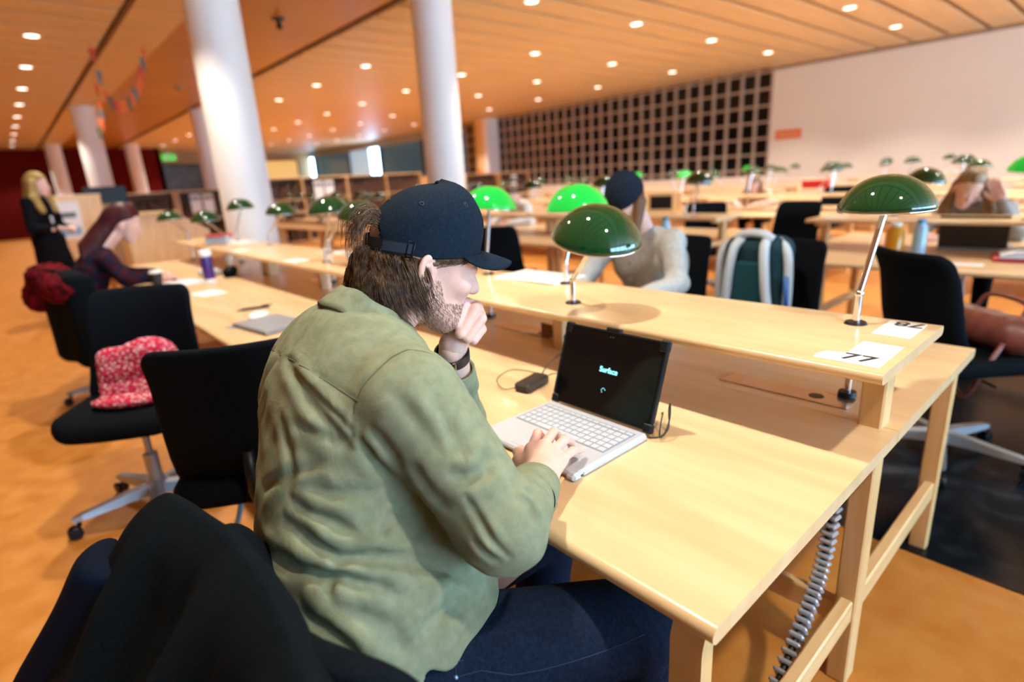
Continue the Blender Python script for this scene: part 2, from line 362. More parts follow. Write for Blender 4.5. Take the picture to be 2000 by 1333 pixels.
# ------------------------------------------------------------------ banker lamps
def make_lamp(label, lit=False, lean=0.33, bend=0.0, group=None, lo=False, below=True, R=0.112, arm=0.205):
    """base at the shelf top; the arm leans toward local +x"""
    t = thing('desk_lamp', label, 'lamp', group=group)
    n = 12 if lo else 20
    MB().lathe([(0.004, 0.006), (0.022, 0.006), (0.026, 0.0), (0.004, 0.0)], n, True).build('base_ring', BLACKP, t, True, None, 40)
    j = Vector((0, 0, 0.075)); d = Vector((math.sin(lean), 0, math.cos(lean))); e = j + d * arm
    po = MB().tube([(0, 0, -0.19 if below else 0), (0, 0, 0.05), tuple(j)], 0.0085, 10)
    po.build('post', CHROME, t, True, None, 40)
    MB().tube([tuple(j), tuple(e)], 0.0075, 10).build('arm', CHROME, t, True, None, 40)
    MB().ball(tuple(j), 0.0105, 10, 6).build('joint', CHROME, t, True)
    if below: MB().lathe([(0.009, -0.178), (0.02, -0.178), (0.022, -0.19), (0.009, -0.192)], n, True).build('foot_ring', BLACKP, t, True, None, 40)
    T = Matrix.Translation(e) @ Matrix.Rotation(bend, 4, 'Y')
    prof = []
    for a in range(0, 19):
        q_ = math.cos(math.radians(a * 5)); prof.append((max(R * q_, 0.0015), 0.010 + 0.70 * R * (1 - q_ ** 2.3) ** 0.80))
    outer = [(R*0.965, -0.002), (R*0.995, 0.0), (R*1.012, 0.006)] + prof
    mb = MB().lathe(outer, 40 if not lo else 20, False, T)
    mb.f.append(tuple(range(len(mb.v) - (40 if not lo else 20), len(mb.v))))
    sh = mb.build('shade', GREENLIT if lit else GREEN, t, True)
    inner = [(R*0.965, -0.002)] + [(max(0.001, (R-0.006)*math.cos(math.radians(a*9))), 0.006 + 0.66 * R * (1 - math.cos(math.radians(a*9)) ** 2.3) ** 0.80) for a in range(0, 10)]
    mb = MB().lathe(inner, 40 if not lo else 20, False, T); mb.f = [f[::-1] for f in mb.f]
    mb.build('lining', SHADEIN, sh, True)
    MB().lathe([(R*0.955, -0.003), (R*0.985, -0.004), (R*1.0, 0.0), (R*0.965, 0.001)], 40 if not lo else 20, False, T).build('rim', CHROME, sh, True)
    MB().lathe([(0.006, 0.0), (0.010, 0.02), (0.020, 0.035), (0.022, 0.05), (0.012, 0.065), (0.002, 0.068)], 12, True, T).build('bulb', BULB if lit else SHADEIN, t, True)
    if lit:
        ld = bpy.data.lights.new('bulb_light', 'POINT'); ld.energy = 2.2; ld.color = (1.0, 0.85, 0.6); ld.shadow_soft_size = 0.03
        l_ = bpy.data.objects.new('bulb_light', ld); COL.objects.link(l_); l_.parent = t; l_.location = T @ Vector((0, 0, 0.012))
    return t
def place(o, loc, deg): o.location = loc; o.rotation_euler = (0, 0, math.radians(deg)); return o
place(make_lamp('green glass desk lamp standing beside the 77 and 78 number cards', False, 0.31, -0.02, R=0.101, arm=0.205), (1.50, 0.436, SH), -15)
place(make_lamp('dark green glass desk lamp standing just behind the laptop', False, 0.88, 0.26, R=0.125, arm=0.215), (1.285, 1.173, SH), -113)
place(make_lamp('lit bright green desk lamp half hidden behind the dark green lamp at the laptop', True, 0.30, -0.05), (1.52, 1.42, SH), -10)
place(make_lamp('lit bright green desk lamp peeking out right of the dark cap', True, 0.12, 0.10), (1.50, 1.86, SH), -45)
GL = 'dark green lamps on the long desk shelf'
LL = make_lamp('green desk lamp with orange-tinted post left of the cap, largest of the left lamps', False, 0.34, -0.05, GL); place(LL, (1.285, 3.02, SH), -62)
LL2 = make_lamp('green desk lamp close against the back of the cap', False, 0.62, 0.1, GL); place(LL2, (1.50, 3.45, SH), -50)
place(dup(LL2, (0, 0, 0), 0, 'green desk lamp below another one at the ponytail of the man', GL), (1.285, 2.72, SH), -75)
LL3 = make_lamp('green desk lamp on a steeply slanting chrome arm right of the thick white column', False, 0.72, 0.05, GL); place(LL3, (1.50, 4.55, SH), -45)
place(dup(LL, (0, 0, 0), 0, 'small green desk lamp seen in front of the thick white column', GL), (1.50, 5.35, SH), -20)
LL4 = make_lamp('green desk lamp on a left-slanting arm left of the thick white column', False, 0.95, 0.05, GL); place(LL4, (1.33, 5.05, SH), 125)
place(dup(LL4, (0, 0, 0), 0, 'green desk lamp in front of the red-haired woman', GL), (1.285, 6.15, SH), 125)
# lamps of the rows behind
FL = [make_lamp('x', k == 3, (0.2, 0.5, 0.8, 0.3)[k], (0, 0.1, 0.2, -0.1)[k], 'lamps in the rows behind', True, False) for k in range(4)]
fu = [False]*4
LIT = {(2, 'L', 5), (1, 'L', 3), (1, 'L', 2), (3, 'R', 1), (3, 'L', 4)}
cnt = 0
for r_, x in enumerate(ROWX):
    for blk, y0, n in (('R', 1.2, 6), ('L', 2.55, 10)):
        if r_ == 0 and blk == 'R': continue
        for k in range(n):
            y = y0 - 1.0*k if blk == 'R' else y0 + 1.0*k
            for side in (0, 1):
                if side and (k + r_) % 3 == 2: continue
                lit = (r_, blk, k) in LIT and side == 0
                kind = 3 if lit else (cnt*7 + k) % 3
                cnt += 1
                lab = '%s green lamp %s from the aisle, %s side of the %s row %s block' % ('lit bright' if lit else 'dark', ORD[k], 'far' if side else 'near', ORD[r_], 'right' if blk == 'R' else 'left')
                loc = (x + 0.72 + 0.215*side, y + 0.2*side, SH); deg = -40 + rnd.uniform(-60, 60) + (180 if kind == 2 and k % 2 else 0)
                if not fu[kind]: place(FL[kind], loc, deg)['label'] = lab; fu[kind] = True
                else: place(dup(FL[kind], (0, 0, 0), 0, lab, 'lamps in the rows behind'), loc, deg)

place(dup(FL[3], (0, 0, 0), 0, 'lit bright green desk lamp at the right edge above the resting young woman', 'lamps in the rows behind'), (4.305, 0.46, SH), 20)
place(dup(FL[2], (0, 0, 0), 0, 'dark green desk lamp on a slanting arm left of the resting young woman', 'lamps in the rows behind'), (4.52, 1.16, SH), -85)

# ------------------------------------------------------------------ office chairs
def make_chair(label, group='black office chairs', armless=True):
    t = thing('office_chair', label, 'chair', group=group)
    def seat(u, v, n):
        z = 0.475 + n - 0.035 * max(0, (u - 0.12) / 0.12) ** 2 + 0.012 * (abs(v) / 0.24) ** 2
        return (u, v, z)
    MB().pad(0.47, 0.48, 0.07, 0.09, seat, 0.48).build('seat', BLACKF, t, True)
    def back(u, v, n):          # u across, v up
        z = 0.715 + v; c = 0.055 * (u / 0.22) ** 2
        x = -0.235 + c - 0.05 * (v / 0.24) + 0.05 * (max(0, -v - 0.05) / 0.2) ** 2 - 0.03 * max(0, v - 0.12) / 0.12
        return (x + n, u * (1 - 0.06 * v / 0.24), z)
    MB().pad(0.44, 0.46, 0.045, 0.05, back, 0.48).build('backrest', BLACKF, t, True)
    MB().tube([(-0.02, 0, 0.42), (-0.20, 0, 0.42), (-0.262, 0, 0.50), (-0.245, 0, 0.62)], 0.018, 8).build('back_bracket', BLACKP, t, True)
    MB().box((-0.13, -0.07, 0.385), (0.10, 0.07, 0.44), 0.015).build('mechanism', BLACKP, t)
    MB().tube([(0.02, -0.07, 0.41), (0.03, -0.20, 0.40)], 0.006, 8).build('lever', BLACKP, t, True)
    MB().lathe([(0.028, 0.10), (0.028, 0.26), (0.014, 0.26), (0.014, 0.40)], 16, True).build('gas_lift', STEEL, t, True, None, 40)
    MB().lathe([(0.05, 0.075), (0.052, 0.11), (0.035, 0.13), (0.02, 0.14)], 16, True).build('hub', STEEL, t, True, None, 40)
    for k in range(5):
        a = 2*PI*k/5 + 0.3; R = Matrix.Rotation(a, 4, 'Z')
        rings = []
        for r_, w, z0, z1 in ((0.03, 0.030, 0.075, 0.125), (0.12, 0.026, 0.080, 0.118), (0.28, 0.021, 0.075, 0.098), (0.315, 0.015, 0.074, 0.090)):
            rings.append([(r_, -w, z0), (r_, w, z0), (r_, w*0.75, z1), (r_, -w*0.75, z1)])
        MB().loft(rings).xf(R).build('base_arm', STEEL, t)
        cs = MB().tube([(0.295, 0, 0.08), (0.295, 0, 0.05)], 0.008, 8).xf(R).build('caster', BLACKP, t, True)
        for s in (-1, 1): MB().lathe([(0.004, -0.009), (0.022, -0.009), (0.026, -0.005), (0.026, 0.005), (0.022, 0.009), (0.004, 0.009)], 14, True, R @ Matrix.Translation((0.315, 0.014*s, 0.027)) @ Matrix.Rotation(PI/2, 4, 'X')).build('wheel', BLACKP, cs, True, None, 40)
    return t
CH = make_chair('black office chair pushed to the desk left of the man, back toward us')
place(CH, (0.47, 1.80, 0), 64)
def chair(label, loc, deg): return place(dup(CH, (0, 0, 0), 0, label, 'black office chairs'), loc, deg)
chair('black office chair with the pink and white knit lying on its seat', (0.24, 2.72, 0), -122)
chair('black office chair of the man in the cap, a dark coat hung over its back', (0.405, 0.63, 0), 5).scale = (1, 1, 0.93)
chair('black office chair under the red-haired woman, hung with a dark coat', (0.36, 4.66, 0), 15)
chair('black office chair at the far side of the desk, below the brown leather bag', (2.91, 0.46, 0), -40)
chair('black office chair under the woman in the grey cardigan opposite the man', (2.62, 1.78, 0), 182)
chair('black office chair with the backpack propped on its seat', (2.62, 1.20, 0), 178)
chair('tall black office chair seen over the backpack', (5.55, 2.30, 0), 176)
chair('black office chair right of the dark cap at the second row desk', (3.25, 3.75, 0), 25)
chair('black office chair beyond the wooden desk end with the blue bottle', (5.5, 3.15, 0), 200)
chair('black office chair in front of the far red box', (8.7, 3.0, 0), 180)
chair('black office chair under the young woman resting her head', (5.55, 0.90, 0), 182)
# ------------------------------------------------------------------ helpers: signed distance bodies -> one closed mesh
def V3(*a): return np.array(a, dtype=np.float64)
def nrm(q): return np.sqrt((q * q).sum(-1))
def cap(P, a, b, ra, rb):
    a = np.asarray(a, float); b = np.asarray(b, float); ba = b - a
    t = np.clip(((P - a) @ ba) / (ba @ ba), 0, 1)
    return nrm(P - a - t[..., None] * ba) - (ra + (rb - ra) * t)
def ell(P, c, r, R=None):
    q = P - np.asarray(c, float)
    if R is not None: q = q @ R
    r = np.asarray(r, float); k0 = nrm(q / r); k1 = nrm(q / (r * r)) + 1e-9
    return k0 * (k0 - 1) / k1
def rbox(P, c, h, r, R=None):
    q = P - np.asarray(c, float)
    if R is not None: q = q @ R
    q = np.abs(q) - (np.asarray(h, float) - r)
    return nrm(np.maximum(q, 0)) + np.minimum(q.max(-1), 0) - r
def smin(a, b, k):
    h = np.clip(0.5 + 0.5 * (b - a) / k, 0, 1)
    return b + (a - b) * h - k * h * (1 - h)
def smax(a, b, k): return -smin(-a, -b, k)
def ssub(a, b, k): return smax(a, -b, k)
def eul(yaw, pit, rol):
    cy, sy, cp, sp, cr, sr = np.cos(yaw), np.sin(yaw), np.cos(pit), np.sin(pit), np.cos(rol), np.sin(rol)
    return np.array([[cy,-sy,0],[sy,cy,0],[0,0,1]]) @ np.array([[cp,0,sp],[0,1,0],[-sp,0,cp]]) @ np.array([[1,0,0],[0,cr,-sr],[0,sr,cr]])
def polyd(P, pts):
    d = None
    for a, b in zip(pts[:-1], pts[1:]):
        c = cap(P, a, b, 0, 0); d = c if d is None else np.minimum(d, c)
    return d
def surfnet(f, lo, hi, h):
    """naive surface nets on a sparse grid; returns verts, quads"""
    lo = np.asarray(lo, float); S = 4
    nb = np.ceil((np.asarray(hi, float) - lo) / (h * S)).astype(int)
    n = nb * S
    cg = np.stack(np.meshgrid(*[lo[i] + h * S * (np.arange(nb[i]) + 0.5) - h/2 for i in range(3)], indexing='ij'), -1)
    cd = f(cg.reshape(-1, 3)).reshape(nb)
    D = np.repeat(np.repeat(np.repeat(cd, S, 0), S, 1), S, 2)
    near = np.abs(cd) < h * S * 1.7
    idx = np.argwhere(np.repeat(np.repeat(np.repeat(near, S, 0), S, 1), S, 2))
    for c in range(0, len(idx), 400000):
        k = idx[c:c+400000]; D[k[:, 0], k[:, 1], k[:, 2]] = f(lo + k * h)
    B = D < 0
    s = sum(B[i:n[0]-1+i, j:n[1]-1+j, k:n[2]-1+k].astype(np.int8) for i in (0, 1) for j in (0, 1) for k in (0, 1))
    act = (s > 0) & (s < 8); ci = np.argwhere(act); vid = -np.ones(act.shape, int); vid[act] = np.arange(len(ci))
    acc = np.zeros((len(ci), 3)); cnt = np.zeros(len(ci)); corners = [(i, j, k) for i in (0, 1) for j in (0, 1) for k in (0, 1)]
    for a in corners:
        for ax in range(3):
            if a[ax]: continue
            b = list(a); b[ax] = 1
            da = D[ci[:, 0]+a[0], ci[:, 1]+a[1], ci[:, 2]+a[2]]; db = D[ci[:, 0]+b[0], ci[:, 1]+b[1], ci[:, 2]+b[2]]
            m = (da < 0) != (db < 0); t = np.where(m, da / np.where(m, da - db, 1), 0)
            p = np.tile(np.array(a, float), (len(ci), 1)); p[:, ax] += t
            acc += p * m[:, None]; cnt += m
    verts = lo + (ci + acc / np.maximum(cnt, 1)[:, None]) * h
    quads = []
    for ax in range(3):
        u, v = (ax + 1) % 3, (ax + 2) % 3
        sl0 = [slice(None)]*3; sl1 = [slice(None)]*3; sl0[ax] = slice(0, -1); sl1[ax] = slice(1, None)
        ch = B[tuple(sl0)] != B[tuple(sl1)]
        e = np.argwhere(ch); inb = (e[:, u] > 0) & (e[:, v] > 0) & (e[:, u] < n[u]-1) & (e[:, v] < n[v]-1); e = e[inb]
        ins = B[e[:, 0], e[:, 1], e[:, 2]]
        def g(du, dv):
            c = e.copy(); c[:, u] += du; c[:, v] += dv; return vid[c[:, 0], c[:, 1], c[:, 2]]
        q = np.stack([g(-1, -1), g(0, -1), g(0, 0), g(-1, 0)], 1)
        q[~ins] = q[~ins][:, ::-1]
        quads.append(q[(q >= 0).all(1)])
    return verts, np.concatenate(quads)

# ------------------------------------------------------------------ the man in the cap (body measures in world metres)
HO = V3(0.556, 0.866, 1.209); HR = eul(math.radians(-14), math.radians(18), math.radians(4))
def hl(x, y, z): return HO + HR @ V3(x, y, z)
C7 = V3(0.392, 0.885, 1.095)
SR, ER, WR = V3(0.395, 0.695, 1.000), V3(0.440, 0.545, 0.822), V3(0.630, 0.668, 0.788)
SL, EL, WL = V3(0.435, 1.05, 1.005), V3(0.668, 0.968, 0.790), V3(0.588, 0.858, 1.000)
TC, WC, PC = V3(0.345, 0.860, 0.87), V3(0.305, 0.80, 0.71), V3(0.300, 0.745, 0.585)
def shirt_core(P):
    Rt = eul(math.radians(-12), math.radians(28), 0)
    d = ell(P, TC + V3(0.01, 0.004, 0.02), (0.134, 0.198, 0.20), Rt)
    d = smin(d, ell(P, (0.380, 0.905, 1.0), (0.112, 0.186, 0.132), eul(math.radians(-8), math.radians(40), 0)), 0.06)
    d = smin(d, ell(P, WC, (0.138, 0.188, 0.17), eul(math.radians(-12), math.radians(20), 0)), 0.08)
    d = smin(d, ell(P, PC + V3(0, 0, 0.02), (0.155, 0.185, 0.15), eul(math.radians(-15), 0, 0)), 0.07)
    d = smin(d, ell(P, (0.395, 0.685, 0.665), (0.105, 0.105, 0.12), eul(math.radians(-15), 0, 0)), 0.07)
    d = smin(d, cap(P, SR + V3(0, 0.02, 0.0), C7 + V3(0.03, -0.02, -0.045), 0.066, 0.060), 0.06)
    d = smin(d, cap(P, SL + V3(0, -0.02, 0.0), C7 + V3(0.02, 0.02, -0.045), 0.066, 0.060), 0.06)
    a = cap(P, SR, ER + (SR - ER) * 0.12, 0.080, 0.066)
    b = cap(P, ER, ER + (WR - ER) * 0.62, 0.061, 0.046)
    d = smin(d, smin(a, b, 0.035), 0.028)
    a = cap(P, SL, EL, 0.078, 0.056); b = cap(P, EL, EL + (WL - EL) * 0.62, 0.052, 0.043)
    return smin(d, smin(a, b, 0.03), 0.03)
# creases: (depth, width, polyline)
FOLDS = [
 (0.0030, 0.0022, [(0.296,0.99,1.051),(0.282,0.848,1.063),(0.29,0.789,1.054),(0.301,0.743,1.04),(0.309,0.701,1.027)]),
 (0.0034, 0.0026, [(0.44,0.67,1.063),(0.421,0.682,1.077),(0.397,0.692,1.084),(0.369,0.692,1.08),(0.34,0.691,1.064),(0.319,0.699,1.043),(0.307,0.702,1.022),(0.296,0.7,0.976)]),
 (0.012, 0.007, [(0.28,0.916,1.057),(0.259,0.928,1.016),(0.245,0.949,0.96),(0.23,0.936,0.918)]),
 (0.010, 0.006, [(0.281,0.875,1.063),(0.272,0.806,1.039),(0.274,0.759,1.011),(0.281,0.729,0.991),(0.292,0.7,0.966)]),
 (0.006, 0.004, [(0.277,0.813,1.048),(0.281,0.764,1.027),(0.291,0.723,1.004),(0.298,0.698,0.982)]),
 (0.006, 0.006, [(0.247,0.797,0.986),(0.27,0.733,0.977),(0.304,0.685,0.95)]),
 (0.007, 0.006, [(0.301,0.693,0.982),(0.313,0.674,0.942),(0.331,0.661,0.91)]),
 (0.012, 0.007, [(0.44,0.556,0.94),(0.424,0.552,0.941),(0.412,0.546,0.932),(0.388,0.554,0.928),(0.367,0.574,0.935)]),
 (0.006, 0.006, [(0.311,0.675,0.998),(0.324,0.654,0.97),(0.336,0.634,0.933)]),
 (0.012, 0.008, [(0.182,0.855,0.797),(0.181,0.777,0.801),(0.203,0.707,0.802),(0.24,0.656,0.795),(0.274,0.628,0.777),(0.295,0.607,0.749)]),
 (0.013, 0.008, [(0.202,0.774,0.861),(0.219,0.712,0.842),(0.242,0.672,0.821),(0.286,0.643,0.809),(0.334,0.626,0.785),(0.379,0.606,0.756),(0.397,0.592,0.73)]),
 (0.008, 0.007, [(0.215,0.763,0.887),(0.244,0.694,0.866),(0.278,0.659,0.838)]),
 (0.006, 0.0045, [(0.282,0.651,0.821),(0.308,0.655,0.844),(0.328,0.659,0.86)]),
 (0.0025, 0.0022, [(0.336,0.66,0.861),(0.325,0.652,0.836),(0.333,0.639,0.805),(0.324,0.614,0.767),(0.326,0.596,0.739),(0.299,0.583,0.701)]),
 (0.015, 0.008, [(0.18,0.7,0.753),(0.197,0.654,0.738),(0.212,0.623,0.718),(0.217,0.607,0.692)]),
 (0.012, 0.010, [(0.389,0.583,0.713),(0.35,0.584,0.717),(0.309,0.582,0.701)]),
 (0.007, 0.0035, [(0.377,0.556,0.917),(0.382,0.533,0.883),(0.387,0.507,0.851),(0.403,0.491,0.823)]),
 (0.006, 0.0035, [(0.371,0.534,0.854),(0.378,0.514,0.836),(0.392,0.499,0.82)]),
 (0.008, 0.004, [(0.449,0.525,0.902),(0.468,0.515,0.885),(0.474,0.497,0.860),(0.470,0.49,0.84)]),
 (0.007, 0.004, [(0.49,0.548,0.895),(0.505,0.54,0.875),(0.508,0.53,0.85)]),
 (0.005, 0.005, [(0.433,0.513,0.893),(0.448,0.504,0.883),(0.444,0.486,0.856)]),
 (0.006, 0.006, [(0.224,0.673,0.798),(0.213,0.656,0.764)]),
 (0.006, 0.009, [(0.341,0.657,1.047),(0.358,0.614,1.0),(0.371,0.579,0.953)]),
 (0.006, 0.008, [(0.387,0.626,1.041),(0.39,0.59,0.988),(0.39,0.565,0.95)]),
 (0.005, 0.006, [(0.264,0.719,0.945),(0.223,0.778,0.915),(0.201,0.846,0.871)]),
 (0.004, 0.005, [(0.324,0.874,1.103),(0.286,0.877,1.069)]),
 (0.005, 0.007, [(0.31,0.668,0.896),(0.257,0.701,0.902),(0.223,0.764,0.908)]),
 (0.006, 0.007, [(0.362,0.566,0.884),(0.35,0.593,0.909),(0.339,0.62,0.951)]),
 (0.005, 0.006, [(0.245,0.833,0.998),(0.233,0.775,0.937),(0.212,0.766,0.882)]),
 (0.008, 0.009, [(0.234,0.635,0.761),(0.266,0.601,0.727),(0.279,0.579,0.681)]),
]
def fold_rt(Q, pts):
    """distance to a polyline and running position 0..1 along it"""
    pts = [np.array(p) for p in pts]; n = len(pts) - 1; R = np.full(len(Q), 9.0); T = np.zeros(len(Q))
    for i in range(n):
        ba = pts[i+1] - pts[i]; t = np.clip(((Q - pts[i]) @ ba) / (ba @ ba), 0, 1)
        r = nrm(Q - pts[i] - t[:, None] * ba); m = r < R
        R = np.where(m, r, R); T = np.where(m, (i + t) / n, T)
    return R, T
def hem_z(P):
    x = P[..., 0]
    return 0.628 - 0.075 / (1 + np.exp((x - 0.275) / 0.012)) + 0.030 * np.exp(-((x - 0.298) / 0.022) ** 2) + 0.05 * np.clip((x - 0.44) / 0.08, 0, 1)
def shirt_sdf(P):
    d = shirt_core(P)
    m = np.abs(d) < 0.05
    if m.any():
        Q = P[m]; e = np.zeros(len(Q))
        for A, w, pts in FOLDS:
            r, t = fold_rt(Q, pts)
            if w < 0.003: e += A * np.exp(-(r / 0.0035) ** 2); continue
            A = A * 0.85 * np.clip(np.sin(PI * t), 0, 1) ** 0.6; w = w * 1.25
            e += A * np.exp(-(r / w) ** 2) - 0.5 * A * np.exp(-((r - 2.4 * w) / (1.5 * w)) ** 2)
        x, y, z = Q[:, 0], Q[:, 1], Q[:, 2]
        e += 0.0016 * np.sin(46 * x + 25 * z + 2.0 * np.sin(31 * y)) * np.sin(38 * z - 30 * y + 1.6 * np.sin(27 * x)) + 0.0008 * np.sin(120 * y + 70 * z) * np.sin(95 * x - 60 * z)
        d = d.copy(); d[m] += e
    return smax(d, hem_z(P) - P[..., 2], 0.004)
def jeans_sdf(P):
    d = ell(P, PC + V3(0.01, 0, -0.02), (0.148, 0.178, 0.115), eul(math.radians(-15), 0, 0))
    for hip, knee, ank in ((V3(0.35, 0.65, 0.575), V3(0.685, 0.470, 0.548), V3(0.65, 0.51, 0.10)), (V3(0.36, 0.84, 0.575), V3(0.76, 0.80, 0.548), V3(0.74, 0.82, 0.10))):
        d = smin(d, cap(P, hip, knee, 0.100, 0.074), 0.05)
        d = smin(d, cap(P, knee, ank, 0.070, 0.052), 0.02)
    x, y, z = P[..., 0], P[..., 1], P[..., 2]
    d = d + 0.003 * np.sin(34 * x + 40 * y) * np.sin(30 * z - 22 * y)
    s = polyd(P, [(0.52, 0.47, 0.60), (0.62, 0.42, 0.575), (0.70, 0.385, 0.56)])
    d = d + 0.003 * np.exp(-(s / 0.0025) ** 2)
    for pts in ([(0.37, 0.58, 0.63), (0.42, 0.53, 0.60)], [(0.66, 0.41, 0.51), (0.72, 0.42, 0.52)], [(0.66, 0.42, 0.47), (0.71, 0.41, 0.49)], [(0.45, 0.53, 0.645), (0.50, 0.50, 0.60)]):
        d = d + 0.007 * np.exp(-(polyd(P, pts) / 0.008) ** 2)
    return d
def head_sdf(P):
    Q = (P - HO) @ HR
    d = ell(Q, (-0.004, 0, 0.004), (0.095, 0.073, 0.090))
    d = smin(d, ell(Q, (0.044, 0, -0.055), (0.056, 0.058, 0.080)), 0.03)
    d = smin(d, ell(Q, (0.058, 0, -0.118), (0.036, 0.040, 0.034)), 0.03)
    for s in (-1, 1):
        d = smin(d, cap(Q, (0.000, 0.053*s, -0.085), (0.058, 0.030*s, -0.125), 0.020, 0.022), 0.025)
        d = smin(d, ell(Q, (0.070, 0.036*s, -0.058), (0.022, 0.022, 0.018)), 0.015)                # cheek
        d = smin(d, cap(Q, (0.092, 0.012*s, -0.004), (0.078, 0.046*s, -0.006), 0.008, 0.007), 0.012)  # brow ridge
        d = ssub(d, ell(Q, (0.102, 0.032*s, -0.024), (0.014, 0.016, 0.010)), 0.010)               # eye socket
        d = smin(d, ell(Q, (0.086, 0.032*s, -0.024), (0.0125, 0.0125, 0.0125)), 0.003)            # eyeball / lid
        d = smin(d, cap(Q, (0.100, 0.009*s, -0.064), (0.104, 0.010*s, -0.066), 0.007, 0.006), 0.008)  # nostril wing
    d = smin(d, cap(Q, (0.092, 0, -0.018), (0.116, 0, -0.062), 0.008, 0.0115), 0.012)             # nose
    d = smin(d, cap(Q, (0.089, -0.018, -0.090), (0.089, 0.018, -0.090), 0.007, 0.007), 0.008)     # upper lip
    d = smin(d, cap(Q, (0.086, -0.015, -0.102), (0.086, 0.015, -0.102), 0.008, 0.008), 0.008)     # lower lip
    d = d + 0.004 * np.exp(-(polyd(Q, [(0.095, -0.022, -0.096), (0.097, 0, -0.0955), (0.095, 0.022, -0.096)]) / 0.0025) ** 2)
    d = smin(d, cap(P, hl(-0.028, 0, -0.06), C7 + V3(0.045, 0, -0.03), 0.060, 0.064), 0.03)
    for s in (-1, 1):                                                                              # ears
        nv_ = V3(math.sin(0.42), s * math.cos(0.42), 0); uv_ = V3(-0.22, 0, 0.975); fv_ = np.cross(uv_, nv_) * s; fv_ = fv_ / np.linalg.norm(fv_); uv_ = np.cross(fv_, nv_); uv_ = uv_ / np.linalg.norm(uv_) * np.sign(uv_[2])
        q = (Q - V3(-0.012, 0.078*s, -0.042)) @ np.stack([fv_, nv_, uv_], 1)     # x ahead or behind, y outward, z up the ear
        e = ell(q, (0, 0, 0.004), (0.0205, 0.0085, 0.030))
        e = smin(e, ell(q, (0, 0, -0.022), (0.0125, 0.0065, 0.014)), 0.010)
        e = ssub(e, ell(q, (0, 0.0095, 0.006), (0.0150, 0.0085, 0.0225)), 0.0025)
        e = smin(e, cap(q, (-0.004, 0.0035, 0.016), (-0.007, 0.0035, -0.008), 0.0030, 0.0030), 0.004)
        e = smin(e, cap(q, (0.004, 0.0035, 0.014), (-0.004, 0.0035, 0.008), 0.0026, 0.0026), 0.004)
        e = ssub(e, ell(q, (0.004, 0.005, -0.006), (0.0055, 0.0075, 0.0085)), 0.003)
        d = smin(d, e, 0.004)
    return d
RH = dict(w=(0.622,0.662,0.790), i=[(0.667,0.729,0.803),(0.712,0.757,0.812),(0.738,0.772,0.786),(0.745,0.776,0.768)], m=[(0.684,0.712,0.808),(0.736,0.735,0.813),(0.764,0.748,0.787),(0.770,0.751,0.768)],
          r=[(0.690,0.690,0.803),(0.740,0.706,0.806),(0.766,0.716,0.784),(0.772,0.719,0.767)], p=[(0.690,0.669,0.794),(0.735,0.683,0.789),(0.765,0.694,0.775),(0.786,0.701,0.767)],
          t=[(0.632,0.695,0.785),(0.652,0.748,0.778),(0.680,0.785,0.771),(0.702,0.800,0.766)])
def rhand_sdf(P):
    w = V3(*RH['w'])
    d = cap(P, ER + (WR - ER) * 0.55, w, 0.034, 0.0265)
    palm = None
    for k, r0 in (('i', 0.0155), ('m', 0.0160), ('r', 0.0150), ('p', 0.0140)):
        c = cap(P, w + V3(0.006, 0.0, -0.002) + 0.25 * (V3(*RH[k][0]) - V3(*RH['m'][0])), RH[k][0], 0.0175, r0 * 0.93)
        palm = c if palm is None else smin(palm, c, 0.012)
    d = smin(d, palm, 0.018)
    d = smin(d, cap(P, w + V3(0.004, 0.012, -0.006), RH['t'][1], 0.021, 0.0155), 0.014)
    for k, rr in (('i', (0.0108, 0.0098, 0.0088, 0.0078)), ('m', (0.0110, 0.0100, 0.0090, 0.0080)), ('r', (0.0104, 0.0096, 0.0086, 0.0076)), ('p', (0.0094, 0.0085, 0.0077, 0.0068))):
        f = None
        for a in range(3):
            c = cap(P, RH[k][a], RH[k][a+1], rr[a], rr[a+1]); f = c if f is None else smin(f, c, 0.003)
        d = smin(d, f, 0.004)
    f = smin(cap(P, RH['t'][1], RH['t'][2], 0.0125, 0.0108), cap(P, RH['t'][2], RH['t'][3], 0.0105, 0.0085), 0.004)
    return smin(d, f, 0.006)
def _dz(p, s=1.055): return V3(p[0]*s, p[1]*s, EYE + (p[2] - EYE)*s)
LH = dict(f1=[(0.600,0.812,1.098),(0.580,0.795,1.103),(0.553,0.785,1.073)], f2=[(0.616,0.806,1.089),(0.596,0.784,1.092),(0.555,0.779,1.056)],
          f3=[(0.622,0.805,1.073),(0.603,0.777,1.074),(0.565,0.773,1.045)], f4=[(0.620,0.806,1.054),(0.602,0.777,1.054),(0.579,0.772,1.038)])
def lhand_sdf(P):
    d = cap(P, EL + (WL - EL) * 0.55, WL + V3(0.004, 0.0, 0.012), 0.036, 0.027)
    c = _dz((0.590, 0.812, 1.060))
    d = smin(d, ell(P, c, (0.034, 0.030, 0.036)), 0.02)
    for k, r0 in (('f1', 0.0115), ('f2', 0.0118), ('f3', 0.0110), ('f4', 0.0098)):
        a, b, e = [_dz(q) for q in LH[k]]
        d = smin(d, cap(P, c + (a - c) * 0.3, a, 0.018, r0 * 1.05), 0.012)
        f = smin(cap(P, a, b, r0 * 1.05, r0), cap(P, b, e, r0, r0 * 0.86), 0.003)
        d = smin(d, f, 0.0035)
    d = smin(d, cap(P, _dz((0.572, 0.825, 1.045)), _dz((0.556, 0.806, 1.084)), 0.014, 0.010), 0.006)
    return d
SKIN = mat('skin', (0.68, 0.40, 0.31), 0.48, col2=(0.74, 0.46, 0.38), scale=28, detail=3, sss=0.12, bump=0.08, bscale=260, spec=0.4)
